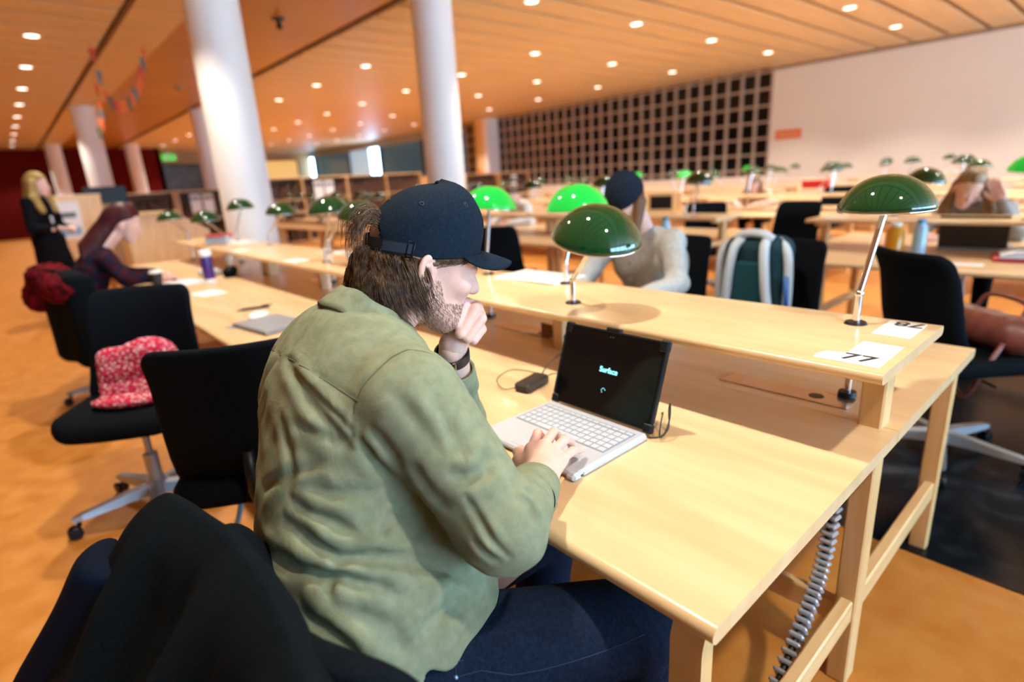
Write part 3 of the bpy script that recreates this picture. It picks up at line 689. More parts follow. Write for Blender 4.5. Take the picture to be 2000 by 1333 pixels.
SHIRT = mat('olive linen', (0.200, 0.218, 0.130), 0.85, col2=(0.245, 0.260, 0.160), scale=60, detail=5, bump=0.35, bscale=900, spec=0.15)
DENIM = mat('dark blue denim', (0.0032, 0.0075, 0.019), 0.85, col2=(0.0065, 0.014, 0.032), scale=160, bump=0.3, bscale=700, spec=0.12)
CAPM = mat('washed navy cotton', (0.0045, 0.0125, 0.024), 0.85, col2=(0.014, 0.026, 0.040), scale=220, detail=8, ramp=(0.45, 0.85), bump=0.3, bscale=700, spec=0.12)
HAIRM = mat('brown hair', (0.050, 0.025, 0.012), 0.40, col2=(0.17, 0.090, 0.042), scale=90, stretch=(1, 1, 1), detail=2, spec=0.35)
BEARDM = mat('ginger beard hair', (0.15, 0.072, 0.036), 0.5, col2=(0.27, 0.145, 0.075), scale=80)
def sdf_obj(name, parts, m, parent=None, loc=None):
    """parts: (f, lo, hi, h); one mesh object of all of them"""
    vs, fs = [], []; o = 0
    for f, lo, hi, h in parts:
        v, q = surfnet(f, lo, hi, h); vs.append(v); fs.append(q + o); o += len(v)
    v = np.concatenate(vs); q = np.concatenate(fs)
    if loc is not None: v = v - np.asarray(loc)
    me = bpy.data.meshes.new(name)
    me.vertices.add(len(v)); me.vertices.foreach_set('co', v.astype(np.float32).ravel())
    me.loops.add(len(q) * 4); me.loops.foreach_set('vertex_index', q.astype(np.int32).ravel())
    me.polygons.add(len(q)); me.polygons.foreach_set('loop_start', np.arange(0, len(q) * 4, 4, dtype=np.int32))
    me.update(calc_edges=True); me.validate()
    return link(name, me, m, parent, True)
def strands(name, paths, r, m, parent, n=3, taper=True):
    mb = MB()
    for p in paths:
        k = len(p); rr = [r * (1 - 0.75 * (i / (k - 1)) ** 2) if taper else r for i in range(k)]
        mb.tube(p, rr, n, False)
    return mb.build(name, m, parent, True)

def wrinkle_bump(m, scale=11, strength=0.45, dist=0.012):
    nt = m.node_tree; n = nt.nodes; l = nt.links; bs = n['Principled BSDF']
    old = bs.inputs['Normal'].links[0].from_socket
    tc = n.new('ShaderNodeTexCoord'); nz = n.new('ShaderNodeTexNoise'); nz.inputs['Scale'].default_value = scale; nz.inputs['Detail'].default_value = 5; nz.inputs['Distortion'].default_value = 1.8
    mp = n.new('ShaderNodeMapping'); mp.inputs['Scale'].default_value = (1.6, 1.0, 0.8); mp.inputs['Rotation'].default_value = (0.5, 0.3, 0.4)
    l.new(tc.outputs['Object'], mp.inputs['Vector']); l.new(mp.outputs['Vector'], nz.inputs['Vector'])
    bp = n.new('ShaderNodeBump'); bp.inputs['Strength'].default_value = strength; bp.inputs['Distance'].default_value = dist
    l.new(nz.outputs['Fac'], bp.inputs['Height']); l.new(old, bp.inputs['Normal']); l.new(bp.outputs['Normal'], bs.inputs['Normal'])
wrinkle_bump(SHIRT, 9, 0.22, 0.010); wrinkle_bump(DENIM, 16, 0.4, 0.010)
def man_core(P):
    d = cap(P, C7 + V3(0.03, 0, -0.03), PC, 0.062, 0.09)
    for s_, e_, w_ in ((SR, ER, WR), (SL, EL, WL)):
        d = smin(d, cap(P, C7 + V3(0.03, 0, -0.05), s_, 0.05, 0.045), 0.03); d = smin(d, smin(cap(P, s_, e_, 0.042, 0.034), cap(P, e_, w_, 0.036, 0.026), 0.02), 0.02)
    for k_, a_ in ((V3(0.685, 0.470, 0.548), V3(0.65, 0.51, 0.10)), (V3(0.76, 0.80, 0.548), V3(0.74, 0.82, 0.10))): d = smin(d, smin(cap(P, PC, k_, 0.07, 0.05), cap(P, k_, a_, 0.045, 0.035), 0.02), 0.03)
    return d
man = sdf_obj('person', [(man_core, (0.15, 0.38, 0.04), (0.84, 1.14, 1.16), 0.011), (head_sdf, HO - 0.22, HO + 0.2, 0.0028), (rhand_sdf, (0.53, 0.58, 0.73), (0.83, 0.85, 0.86), 0.0022),
                         (lhand_sdf, (0.53, 0.74, 0.87), (0.74, 0.98, 1.15), 0.0022)], SKIN)
tag(man, 'seated man in navy cap and olive shirt, chin on fist, hand on the laptop', 'person')
sdf_obj('shirt', [(shirt_sdf, (0.10, 0.40, 0.47), (0.80, 1.20, 1.22), 0.0042)], SHIRT, man)
sdf_obj('jeans', [(jeans_sdf, (0.08, 0.33, 0.02), (0.92, 1.02, 0.74), 0.0065)], DENIM, man)
def snap(f, p):
    for _ in range(6):
        g = np.stack([f(p + np.eye(3)[k] * 1e-3) - f(p - np.eye(3)[k] * 1e-3) for k in range(3)], 1); p = p - f(p)[:, None] * g / (nrm(g)[:, None] + 1e-9)
    return p
SEAM = mat('olive seam stitch', (0.105, 0.12, 0.068), 0.9, spec=0.05)
for k_ in (0, 1):
    P_ = [np.array(q) for q in FOLDS[k_][2]]
    pts = snap(shirt_sdf, np.array([a_ + (b_ - a_) * t / 6 for a_, b_ in zip(P_[:-1], P_[1:]) for t in range(6)] + [P_[-1]]))
    MB().tube([tuple(q) for q in pts], 0.0011, 5).build('seam', SEAM, man, True)
STITCH = mat('pale denim stitch', (0.020, 0.034, 0.065), 0.8, spec=0.1)
jn = [o_ for o_ in man.children if o_.name.startswith('jeans')][0]
for L_ in ([(0.343,0.565,0.634),(0.337,0.557,0.622),(0.373,0.543,0.618),(0.411,0.519,0.599),(0.454,0.497,0.593),(0.507,0.472,0.591),(0.567,0.449,0.589),(0.622,0.43,0.59)], [(0.362,0.575,0.651),(0.343,0.565,0.634),(0.337,0.557,0.622)], [(0.301,0.585,0.644),(0.33,0.572,0.639),(0.356,0.562,0.636)]):
    P_ = [np.array(q) for q in L_]; pts = snap(jeans_sdf, np.array([a_ + (b_ - a_) * t / 4 for a_, b_ in zip(P_[:-1], P_[1:]) for t in range(4)] + [P_[-1]]))
    MB().tube([tuple(q) for q in pts], 0.0010, 5).build('stitching', STITCH, jn, True)
for q in ((0.301,0.585,0.644), (0.337,0.557,0.622)):
    q = snap(jeans_sdf, np.array([q]))[0]; MB().ball(tuple(q), 0.0042, 10, 6).build('rivet', mat('blue steel rivet', (0.18, 0.30, 0.42), 0.35, 0.8), jn, True)
# shirt collar: stand and folded fall around the neck
def collar():
    c0 = C7 + V3(0.044, 0.0, -0.022); ax = (hl(-0.025, 0, -0.07) - c0); ax = ax / np.linalg.norm(ax)
    fx = V3(1, -0.2, 0) - ax * (V3(1, -0.2, 0) @ ax); fx = fx / np.linalg.norm(fx); fy = np.cross(ax, fx)
    n = 64; rings = []
    prof = [(0.072, -0.012), (0.073, 0.010), (0.0715, 0.030), (0.0735, 0.037), (0.0775, 0.036), (0.082, 0.022), (0.0885, 0.000), (0.0915, -0.010), (0.089, -0.011), (0.084, 0.006), (0.078, 0.022)]
    for r, z in prof:
        ring = []
        for k in range(n):
            a = 2 * PI * (k + 0.5) / n; fr = math.cos(a)           # 1 at the throat
            rr = r * (1.0 + 0.015 * math.sin(3 * a)); dz = -0.030 * max(0, fr) ** 1.5 + (0.002 * math.sin(7 * a))
            ring.append(tuple(c0 + fx * rr * math.cos(a) * 1.06 + fy * rr * math.sin(a) + ax * (z + dz)))
        rings.append(ring)
    mb = MB(); N = len(prof)
    for k in range(n - 1):                                          # open at the throat
        pass
    mb.v = [p for r in rings for p in r]
    for i in range(N - 1):
        for k in range(n - 1): mb.f.append((i*n+k, i*n+k+1, (i+1)*n+k+1, (i+1)*n+k))
    o = mb.build('collar', SHIRT, man, True)
    s = o.modifiers.new('thick', 'SOLIDIFY'); s.thickness = 0.0018; s.offset = 0
collar()
def cuff(E, W, t0, t1, r0, r1, bt):
    d = W - E; L = np.linalg.norm(d); d = d / L; a = np.cross(d, V3(0, 0, 1)); a /= np.linalg.norm(a); b = np.cross(d, a)
    rings = []
    for t, r in ((t0, r0 + 0.001), (t0 + 0.004, r0 + 0.004), ((t0 + t1) / 2, (r0 + r1) / 2 + 0.003), (t1 - 0.004, r1 + 0.003), (t1, r1 + 0.001), (t1 - 0.003, r1 - 0.003), ((t0 + t1) / 2, (r0 + r1) / 2 - 0.004)):
        rings.append([tuple(E + d * (t + 0.004 * math.sin(g * 2 * PI + 1)) + (a * math.cos(2 * PI * g) * 1.05 + b * math.sin(2 * PI * g) * 0.95) * r) for g in [k / 36 for k in range(36)]])
    c = MB().loft(rings, False).build('cuff', SHIRT, man, True)
    g = bt
    p = E + d * (t0 * 0.4 + t1 * 0.6) + (a * math.cos(2*PI*g) + b * math.sin(2*PI*g)) * ((r0 + r1) / 2 + 0.003)
    nrmv = (a * math.cos(2*PI*g) + b * math.sin(2*PI*g))
    M = Matrix.Translation(p) @ Vector(nrmv).to_track_quat('Z', 'Y').to_matrix().to_4x4()
    MB().lathe([(0.001, 0.001), (0.0035, 0.001), (0.0055, 0.0022), (0.0058, 0.0), (0.001, -0.001)], 12, True, M).build('button', mat('olive button', (0.10, 0.14, 0.13), 0.3), c, True)
cuff(ER, WR, 0.118, 0.184, 0.046, 0.0405, 0.6)
cuff(EL, WL, 0.135, 0.200, 0.043, 0.0385, 0.70)
# ---- cap
def cap_mesh():
    n, m = 144, 36; V = []; idx = {}
    def pt(a, f):
        ca, sa = math.cos(a), math.sin(a)
        rx = 0.104 if ca > 0 else 0.105; ry = 0.083
        base = -0.010 + 0.006 * ca - 0.004 * abs(sa)
        k = (1 - f ** 2.5) ** (1 / 2.15)
        top = 0.113 + 0.006 * ca
        x, y, z = rx * k * ca, ry * k * sa, base + (top - base) * f
        # front panel pinch and slouch creases
        x -= 0.004 * max(0, ca) * math.exp(-((f - 0.75) / 0.18) ** 2)
        dd = 0.0
        for s_ in range(6):
            g = (a - (s_ + 0.5) * PI / 3 + PI) % (2 * PI) - PI
            dd = max(dd, math.exp(-(g * max(k, 0.1) * 0.09 / 0.0022) ** 2))
        s = 1 - 0.014 * dd + 0.006 * math.sin(5 * a + 7 * f) * f * (1 - f) * 2 - 0.020 * math.exp(-((a - 5.55 - 0.35 * f) / 0.09) ** 2) * math.exp(-((f - 0.62) / 0.22) ** 2)
        return (x * s, y * s, z + 0.15 * x)
    F = []
    for j in range(m + 1):
        for i in range(n): V.append(pt(2 * PI * i / n, min(j / m, 0.9995)))
    for j in range(m):
        for i in range(n):
            a = 2 * PI * (i + 0.5) / n; f = (j + 0.5) / m
            g = (a - PI) / 0.55; h = f / 0.46
            if g * g + h * h < 1: continue                          # rear opening
            k = (i + 1) % n; F.append((j*n+i, j*n+k, (j+1)*n+k, (j+1)*n+i))
    mb = MB(); mb.v = [tuple(hl(*p)) for p in V]; mb.f = F
    o = mb.build('cap', CAPM, man, True); o['label'] = 'washed navy baseball cap with rear strap'
    s = o.modifiers.new('thick', 'SOLIDIFY'); s.thickness = 0.0022; s.offset = -1
    # brim
    rows = []
    for v in range(11):
        fv = v / 10; row = []
        for u in range(33):
            g = -1.12 + 2.24 * u / 32
            bx, by = 0.103 * math.cos(g), 0.082 * math.sin(g)
            ext = 0.074 * (math.cos(g * 1.36) ** 0.55 if abs(g * 1.36) < PI / 2 else 0)
            x = bx + ext * fv; y = by * (1 + 0.03 * fv)
            z = -0.009 + 0.004 * math.cos(g) - (0.034 * (abs(y) / 0.075) ** 2 + 0.010 + 0.006 * fv) * fv * ext / 0.074
            row.append((x, y, z + 0.15 * x))
        rows.append(row)
    mb = MB(); nn = 33
    mb.v = [tuple(hl(*p)) for r in rows for p in r]
    for v in range(10):
        for u in range(32): mb.f.append((v*nn+u, v*nn+u+1, (v+1)*nn+u+1, (v+1)*nn+u))
    b = mb.build('brim', CAPM, o, True); s = b.modifiers.new('thick', 'SOLIDIFY'); s.thickness = 0.0035; s.offset = 0
    # strap, buckle, eyelets, button
    def band(a0, a1, z0, z1, off, name, m_, par):
        rings = []
        for i in range(25):
            a = a0 + (a1 - a0) * i / 24; ca, sa = math.cos(a), math.sin(a)
            p = lambda e, z: tuple(hl((0.105 + e) * ca, (0.083 + e) * sa, z + 0.15 * 0.105 * ca))
            rings.append([p(off, z0), p(off + 0.0022, z0), p(off + 0.0022, z1), p(off, z1)])
        return MB().loft(rings).build(name, m_, par, True, None, 30)
    STRAP = mat('black strap', (0.006, 0.008, 0.012), 0.6)
    band(PI - 0.62, PI + 1.05, -0.012, 0.010, 0.0008, 'strap', STRAP, o)
    band(PI + 0.62, PI + 1.12, -0.008, 0.008, 0.0034, 'strap_end', mat('navy strap end', (0.012, 0.03, 0.055), 0.5), o)
    a = PI + 1.10; ca, sa = math.cos(a), math.sin(a)
    bp = [hl((0.105+0.006)*math.cos(a+q), (0.083+0.006)*math.sin(a+q), z + 0.15*0.105*math.cos(a+q)) for q, z in ((-0.05, -0.014), (-0.05, 0.013), (0.05, 0.013), (0.05, -0.014), (-0.05, -0.014))]
    MB().tube([tuple(p) for p in bp], 0.0014, 6).build('buckle', mat('black metal', (0.02, 0.02, 0.025), 0.25, 0.8), o, True)
    for s_ in range(6):
        a = s_ * PI / 3 + 0.0; f = 0.72
        if s_ == 3: a = PI; 
        p = V3(*pt(a, f)); q = V3(*pt(a + 0.02, f)); r2 = V3(*pt(a, f + 0.02)); nn_ = np.cross(q - p, r2 - p); nn_ /= np.linalg.norm(nn_)
        M = Matrix.Translation(hl(*p)) @ Vector(HR @ nn_).to_track_quat('Z', 'Y').to_matrix().to_4x4()
        MB().lathe([(0.0022, 0.0003), (0.0032, 0.0012), (0.0045, 0.0003), (0.0045, -0.001)], 12, False, M).build('eyelet', STRAP, o, True)
    M = Matrix.Translation(hl(0.001, 0, 0.1105)) @ Matrix(HR.tolist()).to_4x4()
    MB().lathe([(0.0075, -0.001), (0.007, 0.002), (0.004, 0.0042), (0.0005, 0.005)], 14, True, M).build('top_button', CAPM, o, True)
cap_mesh()
# ---- hair: a full base under the strands, then strands that fall and curl
def hair_base(P):
    Q = (P - HO) @ HR
    d = ell(Q, (-0.012, 0, -0.005), (0.100, 0.081, 0.100))
    d = smin(d, ell(Q, (-0.072, 0, -0.085), (0.046, 0.064, 0.065)), 0.03)
    d = smin(d, ell(Q, (-0.048, -0.050, -0.080), (0.034, 0.026, 0.040)), 0.02)
    d = smin(d, ell(Q, (-0.048, 0.050, -0.080), (0.034, 0.026, 0.040)), 0.02)
    d = d + 0.003 * np.sin(90 * Q[..., 1] + 60 * Q[..., 0] + 20 * np.sin(30 * Q[..., 2]))
    d = smax(d, Q[..., 2] - 0.15 * Q[..., 0] + 0.010, 0.004)
    d = smax(d, Q[..., 0] + 0.012 - 0.055 * np.clip((Q[..., 2] + 0.035) / 0.03, 0, 1), 0.008)   # sideburn only above the ear
    d = smax(d, -(Q[..., 2] + 0.128), 0.02)
    return d
hb = sdf_obj('hair', [(hair_base, HO - 0.17, HO + 0.12, 0.0035)], HAIRM, man)
down = HR.T @ V3(0, 0, -1.0)
paths = []
hr = random.Random(11); nr = np.random.RandomState(5)
def hb_local(Q): return hair_base(HO + Q @ HR.T)
N_ = 2500
an = np.radians(nr.uniform(103, 256, N_)); an[::3] = np.radians(nr.uniform(195, 256, len(an[::3])))
ca, sa = np.cos(an), np.sin(an); out = np.stack([ca, sa, 0 * ca], 1); tang = np.stack([-sa, ca, 0 * ca], 1)
pp = np.stack([0.104 * ca, 0.083 * sa, nr.uniform(-0.040, -0.012, N_) + 0.0155 * ca], 1)
side = np.clip(1 - np.abs(an - math.radians(246)) / 0.55, 0, 1)
Ln = nr.uniform(0.095, 0.155, N_) * (1 - 0.42 * side) * np.where(nr.rand(N_) < 0.15, 0.6, 1)
clump = np.floor(an * 9) ; ph = clump * 2.4 + nr.uniform(-0.4, 0.4, N_)
v0 = down * 0.95 + out * nr.uniform(-0.02, 0.14, N_)[:, None] + tang * (0.18 * np.sin(ph) + nr.uniform(-0.08, 0.08, N_))[:, None]
rows = [pp.copy()]; M_ = 11
lift = nr.uniform(0.0005, 0.006, N_)
for i in range(M_):
    t = i / M_
    v = v0 + tang * (0.30 * np.sin(5.5 * t + ph))[:, None] + out * (0.16 * np.cos(6.5 * t + ph))[:, None]
    v = v + (V3(0.50, 0, 0.55)[None] * (side * (0.4 + 0.6 * np.sin(ph) ** 2))[:, None] + V3(0.1, 0, 0)[None]) * (t ** 2.2) * 1.5
    v /= nrm(v)[:, None]; pp = pp + v * (Ln / M_)[:, None]
    for _ in range(2):
        d0 = hb_local(pp); g = np.stack([hb_local(pp + np.eye(3)[k] * 1e-3) - hb_local(pp - np.eye(3)[k] * 1e-3) for k in range(3)], 1) / 2e-3; g /= nrm(g)[:, None] + 1e-9
        push = np.clip(lift - d0, 0, 0.02); pp = pp + g * push[:, None]
    rows.append(pp.copy())
R_ = np.stack([HO + r_ @ HR.T for r_ in rows], 1)
paths += [[tuple(q) for q in R_[k]] for k in range(N_)]
for k in range(150):                                              # temple hair swept back to the ear
    p = V3(hr.uniform(0.012, 0.068), 0, hr.uniform(-0.020, -0.006)); p[2] += 0.15 * p[0]
    p[1] = -0.0765 * math.sqrt(max(0.05, 1 - (p[0] / 0.103) ** 2)) - 0.001; pts = [tuple(hl(*p))]; v = V3(-0.75, -0.05, -0.5 + hr.uniform(-0.25, 0.25)); L_ = hr.uniform(0.018, 0.036)
    for i in range(5): v2 = v + V3(-0.1 * i, 0, 0.05 * i); v2 /= np.linalg.norm(v2); p = p + v2 * L_ / 5; pts.append(tuple(hl(*p)))
    paths.append(pts)
for k in range(170):                                              # tuft pulled through the rear opening
    y0 = hr.uniform(-0.038, 0.030); z0 = hr.uniform(0.012, 0.040)
    p = V3(-0.098, y0, z0); v = V3(-0.75, hr.uniform(-0.35, 0.2), hr.uniform(0.05, 0.5)); pts = [tuple(hl(*p))]
    g = hr.uniform(0.8, 1.5); Ln = hr.uniform(0.05, 0.105)
    for i in range(9):
        v2 = v + down * (i / 8) * 2.2 * g + V3(0.7, 0, 0) * max(0, i - 4) / 5; v2 /= np.linalg.norm(v2); p = p + v2 * Ln / 9; pts.append(tuple(hl(*p)))
    paths.append(pts)
strands('hair_strands', paths, 0.00055, HAIRM, hb)
# beard and brow
bp = []
N_ = 2600; nr = np.random.RandomState(3)
sg = np.where(nr.rand(N_) < 0.85, -1.0, 1.0); zz = nr.uniform(-0.150, -0.050, N_); xx = nr.uniform(0.004, 0.088, N_)
keep = ~((zz > -0.088) & (xx > 0.022 + 0.45 * (-0.050 - zz))); keep &= ~((zz > -0.070) & (nr.rand(N_) < 0.4))
sg, zz, xx = sg[keep], zz[keep], xx[keep]
o_ = HO + np.stack([xx, sg * 0.09, zz], 1) @ HR.T; dr_ = np.stack([0 * sg, -sg, 0 * sg], 1) @ HR.T; t_ = np.zeros(len(sg))
for i in range(24): t_ += np.where(t_ < 0.1, head_sdf(o_ + dr_ * t_[:, None]), 0)
q_ = o_ + dr_ * t_[:, None]; ok = (t_ < 0.085) & (np.abs(head_sdf(q_)) < 0.002)
for q, s in zip(q_[ok], sg[ok]):
    L_ = hr.uniform(0.0025, 0.005)
    g = HR @ V3(hr.uniform(0.0, 0.6), s * 0.40, -0.75 + hr.uniform(-0.25, 0.25)); g /= np.linalg.norm(g)
    bp.append([tuple(q), tuple(q + g * L_ * 0.5), tuple(q + g * L_ + HR @ V3(0.0008, 0, -0.0008))])
strands('beard', bp, 0.00022, BEARDM, man)
br = []
for s in (-1, 1):
    for k in range(120):
        u = hr.random(); o = hl(0.098 - 0.030 * u, s * (0.014 + 0.036 * u), -0.006 + hr.uniform(-0.003, 0.003)); g = HR @ V3(-0.25, s * 0.8, hr.uniform(-0.3, 0.3)); g /= np.linalg.norm(g)
        br.append([tuple(o), tuple(o + g * 0.004), tuple(o + g * 0.008)])
strands('eyebrows', br, 0.0004, HAIRM, man)
# watch on the left wrist
wt = V3(*WL) + (EL - WL) / np.linalg.norm(EL - WL) * 0.012
d_ = (WL - EL) / np.linalg.norm(WL - EL); a_ = np.cross(d_, V3(0, 0, 1)); a_ /= np.linalg.norm(a_); b_ = np.cross(d_, a_)
rings = [[tuple(wt + d_ * z + (a_ * math.cos(2*PI*k/36) * 1.08 + b_ * math.sin(2*PI*k/36)) * r) for k in range(36)] for r, z in ((0.0285, -0.011), (0.0322, -0.0105), (0.0322, 0.0105), (0.0285, 0.011))]
wb = MB().loft(rings, False).build('watch_strap', mat('black leather strap', (0.010, 0.010, 0.012), 0.45, bump=0.2, bscale=300), man, True, None, 40)
cd = V3(0, 0, EYE) - wt; cd = cd - d_ * (cd @ d_); cd /= np.linalg.norm(cd); sd = np.cross(d_, cd)
pc = wt + (cd * 0.98 - sd * -0.2) * 0.0335
Mw = Matrix(((sd[0], d_[0], cd[0], pc[0]), (sd[1], d_[1], cd[1], pc[1]), (sd[2], d_[2], cd[2], pc[2]), (0, 0, 0, 1)))
MB().box((-0.005, -0.012, -0.002), (-0.0015, 0.012, 0.0022), 0.0006).box((-0.008, -0.012, -0.002), (-0.002, -0.0105, 0.002)).box((-0.008, 0.0105, -0.002), (-0.002, 0.012, 0.002)).xf(Mw).build('buckle', CHROME, wb)
# shoes
for ank in (V3(0.65, 0.51, 0.0), V3(0.74, 0.82, 0.0)):
    f = lambda P, A=ank: np.maximum(smin(cap(P, A + V3(-0.05, 0, 0.045), A + V3(0.14, -0.01, 0.035), 0.045, 0.040), cap(P, A + V3(-0.01, 0, 0.05), A + V3(0, 0, 0.10), 0.05, 0.045), 0.03), -(P[..., 2] - 0.004))
    sdf_obj('shoe', [(f, ank + V3(-0.13, -0.09, -0.01), ank + V3(0.22, 0.09, 0.18), 0.006)], mat('dark shoe', (0.02, 0.02, 0.022), 0.6), man)

# ------------------------------------------------------------------ things on the near desk
SILVER = mat('laptop silver', (0.55, 0.57, 0.61), 0.38, 0.2)
KEYM = mat('light grey keys', (0.52, 0.55, 0.60), 0.45)
CASEB = mat('black rubber case', (0.005, 0.007, 0.010), 0.45, spec=0.3)
SCREENM = mat('black glossy screen', (0.004, 0.004, 0.005), 0.07, spec=0.45)
CYAN = mat('screen lettering glow', (0.2, 0.9, 1.0), 0.4, emit=(0.35, 0.95, 1.0), estr=2.2)
lt = thing('laptop', 'open silver laptop in a black bumper case under the right hand of the man', 'laptop', (0.85, 0.822, 0.73))
W2 = 0.152
base = MB().box((-0.128, -W2, 0.003), (0.118, W2, 0.016), 0.004).build('base', SILVER, lt)
MB().box((-0.115, -0.05, 0.0161), (-0.035, 0.05, 0.0166)).build('touchpad', mat('touchpad', (0.50, 0.52, 0.56), 0.3), lt)
kme = {}
for r_ in range(6):
    x = 0.088 - r_ * 0.0192; n = 14 if r_ < 5 else 10; w_ = 0.268 / 14
    cols = [(c - 6.5) * w_ for c in range(14)] if r_ < 5 else [-6.5*w_, -5.5*w_, -4.5*w_, -3.5*w_, 0.0, 3.5*w_, 4.5*w_, 5.5*w_, 6.5*w_]
    for y in cols:
        wide = r_ == 5 and y == 0.0; hgt = 0.0105 if r_ == 0 else 0.0165
        k_ = (wide, r_ == 0)
        if k_ not in kme:
            o = MB().box((-hgt/2, -(0.058 if wide else 0.0082), 0), (hgt/2, 0.058 if wide else 0.0082, 0.0018), 0.0008).build('key', KEYM, lt); kme[k_] = o.data
        else: o = link('key', kme[k_], None, lt)
        o.location = (x, -y, 0.016)
MB().box((-0.020, -0.138, 0.0155), (0.098, 0.138, 0.0163)).build('key_bed', mat('key bed shade', (0.26, 0.28, 0.32), 0.5), lt).location = (0.0, 0, 0)
# lid: local frame u=y, v up the screen
hx, hz = 0.128, 0.014; tv = Vector((0.068, 0, 0.192)).normalized(); nv = Vector((-tv.z, 0, tv.x)); SLEN = 0.208
LM_ = Matrix(((0, tv.x, nv.x, hx), (-1, 0, 0, 0), (0, tv.z, nv.z, hz), (0, 0, 0, 1)))     # (right, up, toward the man)
lid = MB().box((-W2, 0.0, -0.006), (W2, SLEN, 0.002), 0.003).xf(LM_).build('lid', CASEB, lt)
MB().box((-W2 + 0.006, 0.006, 0.002), (W2 - 0.006, SLEN - 0.007, 0.0032)).xf(LM_).build('screen', SCREENM, lid)
for sx in (-1, 1):
    for v in ((SLEN - 0.024, SLEN + 0.005), (-0.004, 0.02)):
        a, b = sorted((sx * (W2 - 0.02), sx * (W2 + 0.005)))
        MB().box((a, v[0], -0.010), (b, v[1], 0.0055), 0.004).xf(LM_).build('corner_bumper', CASEB, lid)
    a, b = sorted((sx * (W2 - 0.004), sx * (W2 + 0.003)))
    MB().box((a, 0.02, -0.009), (b, SLEN - 0.02, 0.0042), 0.002).xf(LM_).build('side_rail', CASEB, lid)
MB().box((-0.025, SLEN - 0.004, -0.011), (0.018, SLEN + 0.010, 0.005), 0.003).xf(LM_).build('latch', CASEB, lid)
MB().box((-W2, SLEN - 0.004, -0.009), (W2, SLEN + 0.002, 0.004), 0.002).xf(LM_).build('top_rail', CASEB, lid)
MB().box((-W2 - 0.008, SLEN - 0.045, -0.006), (-W2, SLEN - 0.032, 0.002), 0.002).xf(LM_).build('clip', mat('blue clip', (0.02, 0.06, 0.12), 0.4), lid)
for q in (-0.006, 0.002): MB().lathe([(0.0008, 0.0036), (0.0016, 0.0036), (0.0016, 0.003)], 8, True, LM_ @ Matrix.Translation((q, SLEN - 0.014, 0))).build('camera_lens', mat('lens dot', (0.08, 0.08, 0.09), 0.2), lid)
tm = text_mesh('Surface', 0.0185, 0.0002)
o = link('lettering', tm, CYAN, lid); o.matrix_local = LM_ @ Matrix.Translation((0.008, 0.112, 0.0040))
for k in range(5):
    a = PI * (0.15 + 0.28 * k)
    MB().ball((0.004 + 0.0055 * math.cos(a), 0.062 + 0.0055 * math.sin(a), 0.0038), 0.0011, 6, 4).xf(LM_).build('progress_dot', CYAN, lid)
for y in (-1, 1):
    a, b = sorted((y * (W2 - 0.02), y * (W2 + 0.006)))
    MB().box((-0.134, a, 0.0), (-0.108, b, 0.0175), 0.006).build('clear_bumper', mat('clear case corner', (0.55, 0.58, 0.62), 0.25), lt)
    MB().box((-0.10, y * W2 - 0.002, 0.001), (0.115, y * W2 + 0.003, 0.012), 0.002).build('case_edge', mat('clear case edge', (0.50, 0.52, 0.56), 0.3), lt)
# charger with its leads
ch = thing('charger', 'small black laptop power brick with thin leads beside the laptop', 'charger', (1.03, 1.11, 0.73))
MB().box((-0.055, -0.026, 0.0), (0.055, 0.026, 0.027), 0.006).xf(Matrix.Rotation(math.radians(12), 4, 'Z')).build('brick', mat('warm black plastic', (0.035, 0.022, 0.017), 0.5), ch)
def smooth(pts, n=6):
    P = [Vector(p) for p in pts]; out = []
    for i in range(len(P) - 1):
        p0, p1, p2, p3 = P[max(i-1, 0)], P[i], P[i+1], P[min(i+2, len(P)-1)]
        for k in range(n):
            t = k / n; out.append(tuple(0.5 * ((2*p1) + (p2-p0)*t + (2*p0-5*p1+4*p2-p3)*t*t + (3*p1-p0-3*p2+p3)*t**3)))
    return out + [tuple(P[-1])]
CABLE = mat('black cable', (0.02, 0.015, 0.013), 0.5)
MB().tube(smooth([(-0.05, 0.01, 0.012), (-0.075, 0.04, 0.006), (-0.06, 0.085, 0.02), (-0.01, 0.085, 0.035), (0.03, 0.05, 0.03), (0.05, 0.02, 0.02)]), 0.0016, 6).build('lead', CABLE, ch, True)
MB().tube(smooth([(0.05, 0.012, 0.014), (0.09, 0.03, 0.03), (0.16, 0.03, 0.055), (0.24, 0.05, 0.03), (0.33, 0.08, 0.006)]), 0.0022, 6).build('lead', CABLE, ch, True)
MB().tube(smooth([(0.05, 0.004, 0.012), (0.09, 0.0, 0.016), (0.13, -0.02, 0.006), (0.12, -0.06, 0.004), (0.08, -0.12, 0.004)]), 0.0015, 6).build('lead', CABLE, ch, True)
lc = tag(MB().tube(smooth([(0.965, 0.664, 0.738), (0.985, 0.640, 0.745), (1.01, 0.640, 0.775), (1.035, 0.655, 0.80), (1.05, 0.668, 0.775), (1.03, 0.655, 0.742), (0.985, 0.648, 0.737), (1.0, 0.655, 0.77), (1.06, 0.69, 0.76), (1.10, 0.72, 0.735)]), 0.0017, 6).build('cable_loop', CABLE, None, True), 'thin black cable loop at the right edge of the laptop screen', 'cable')
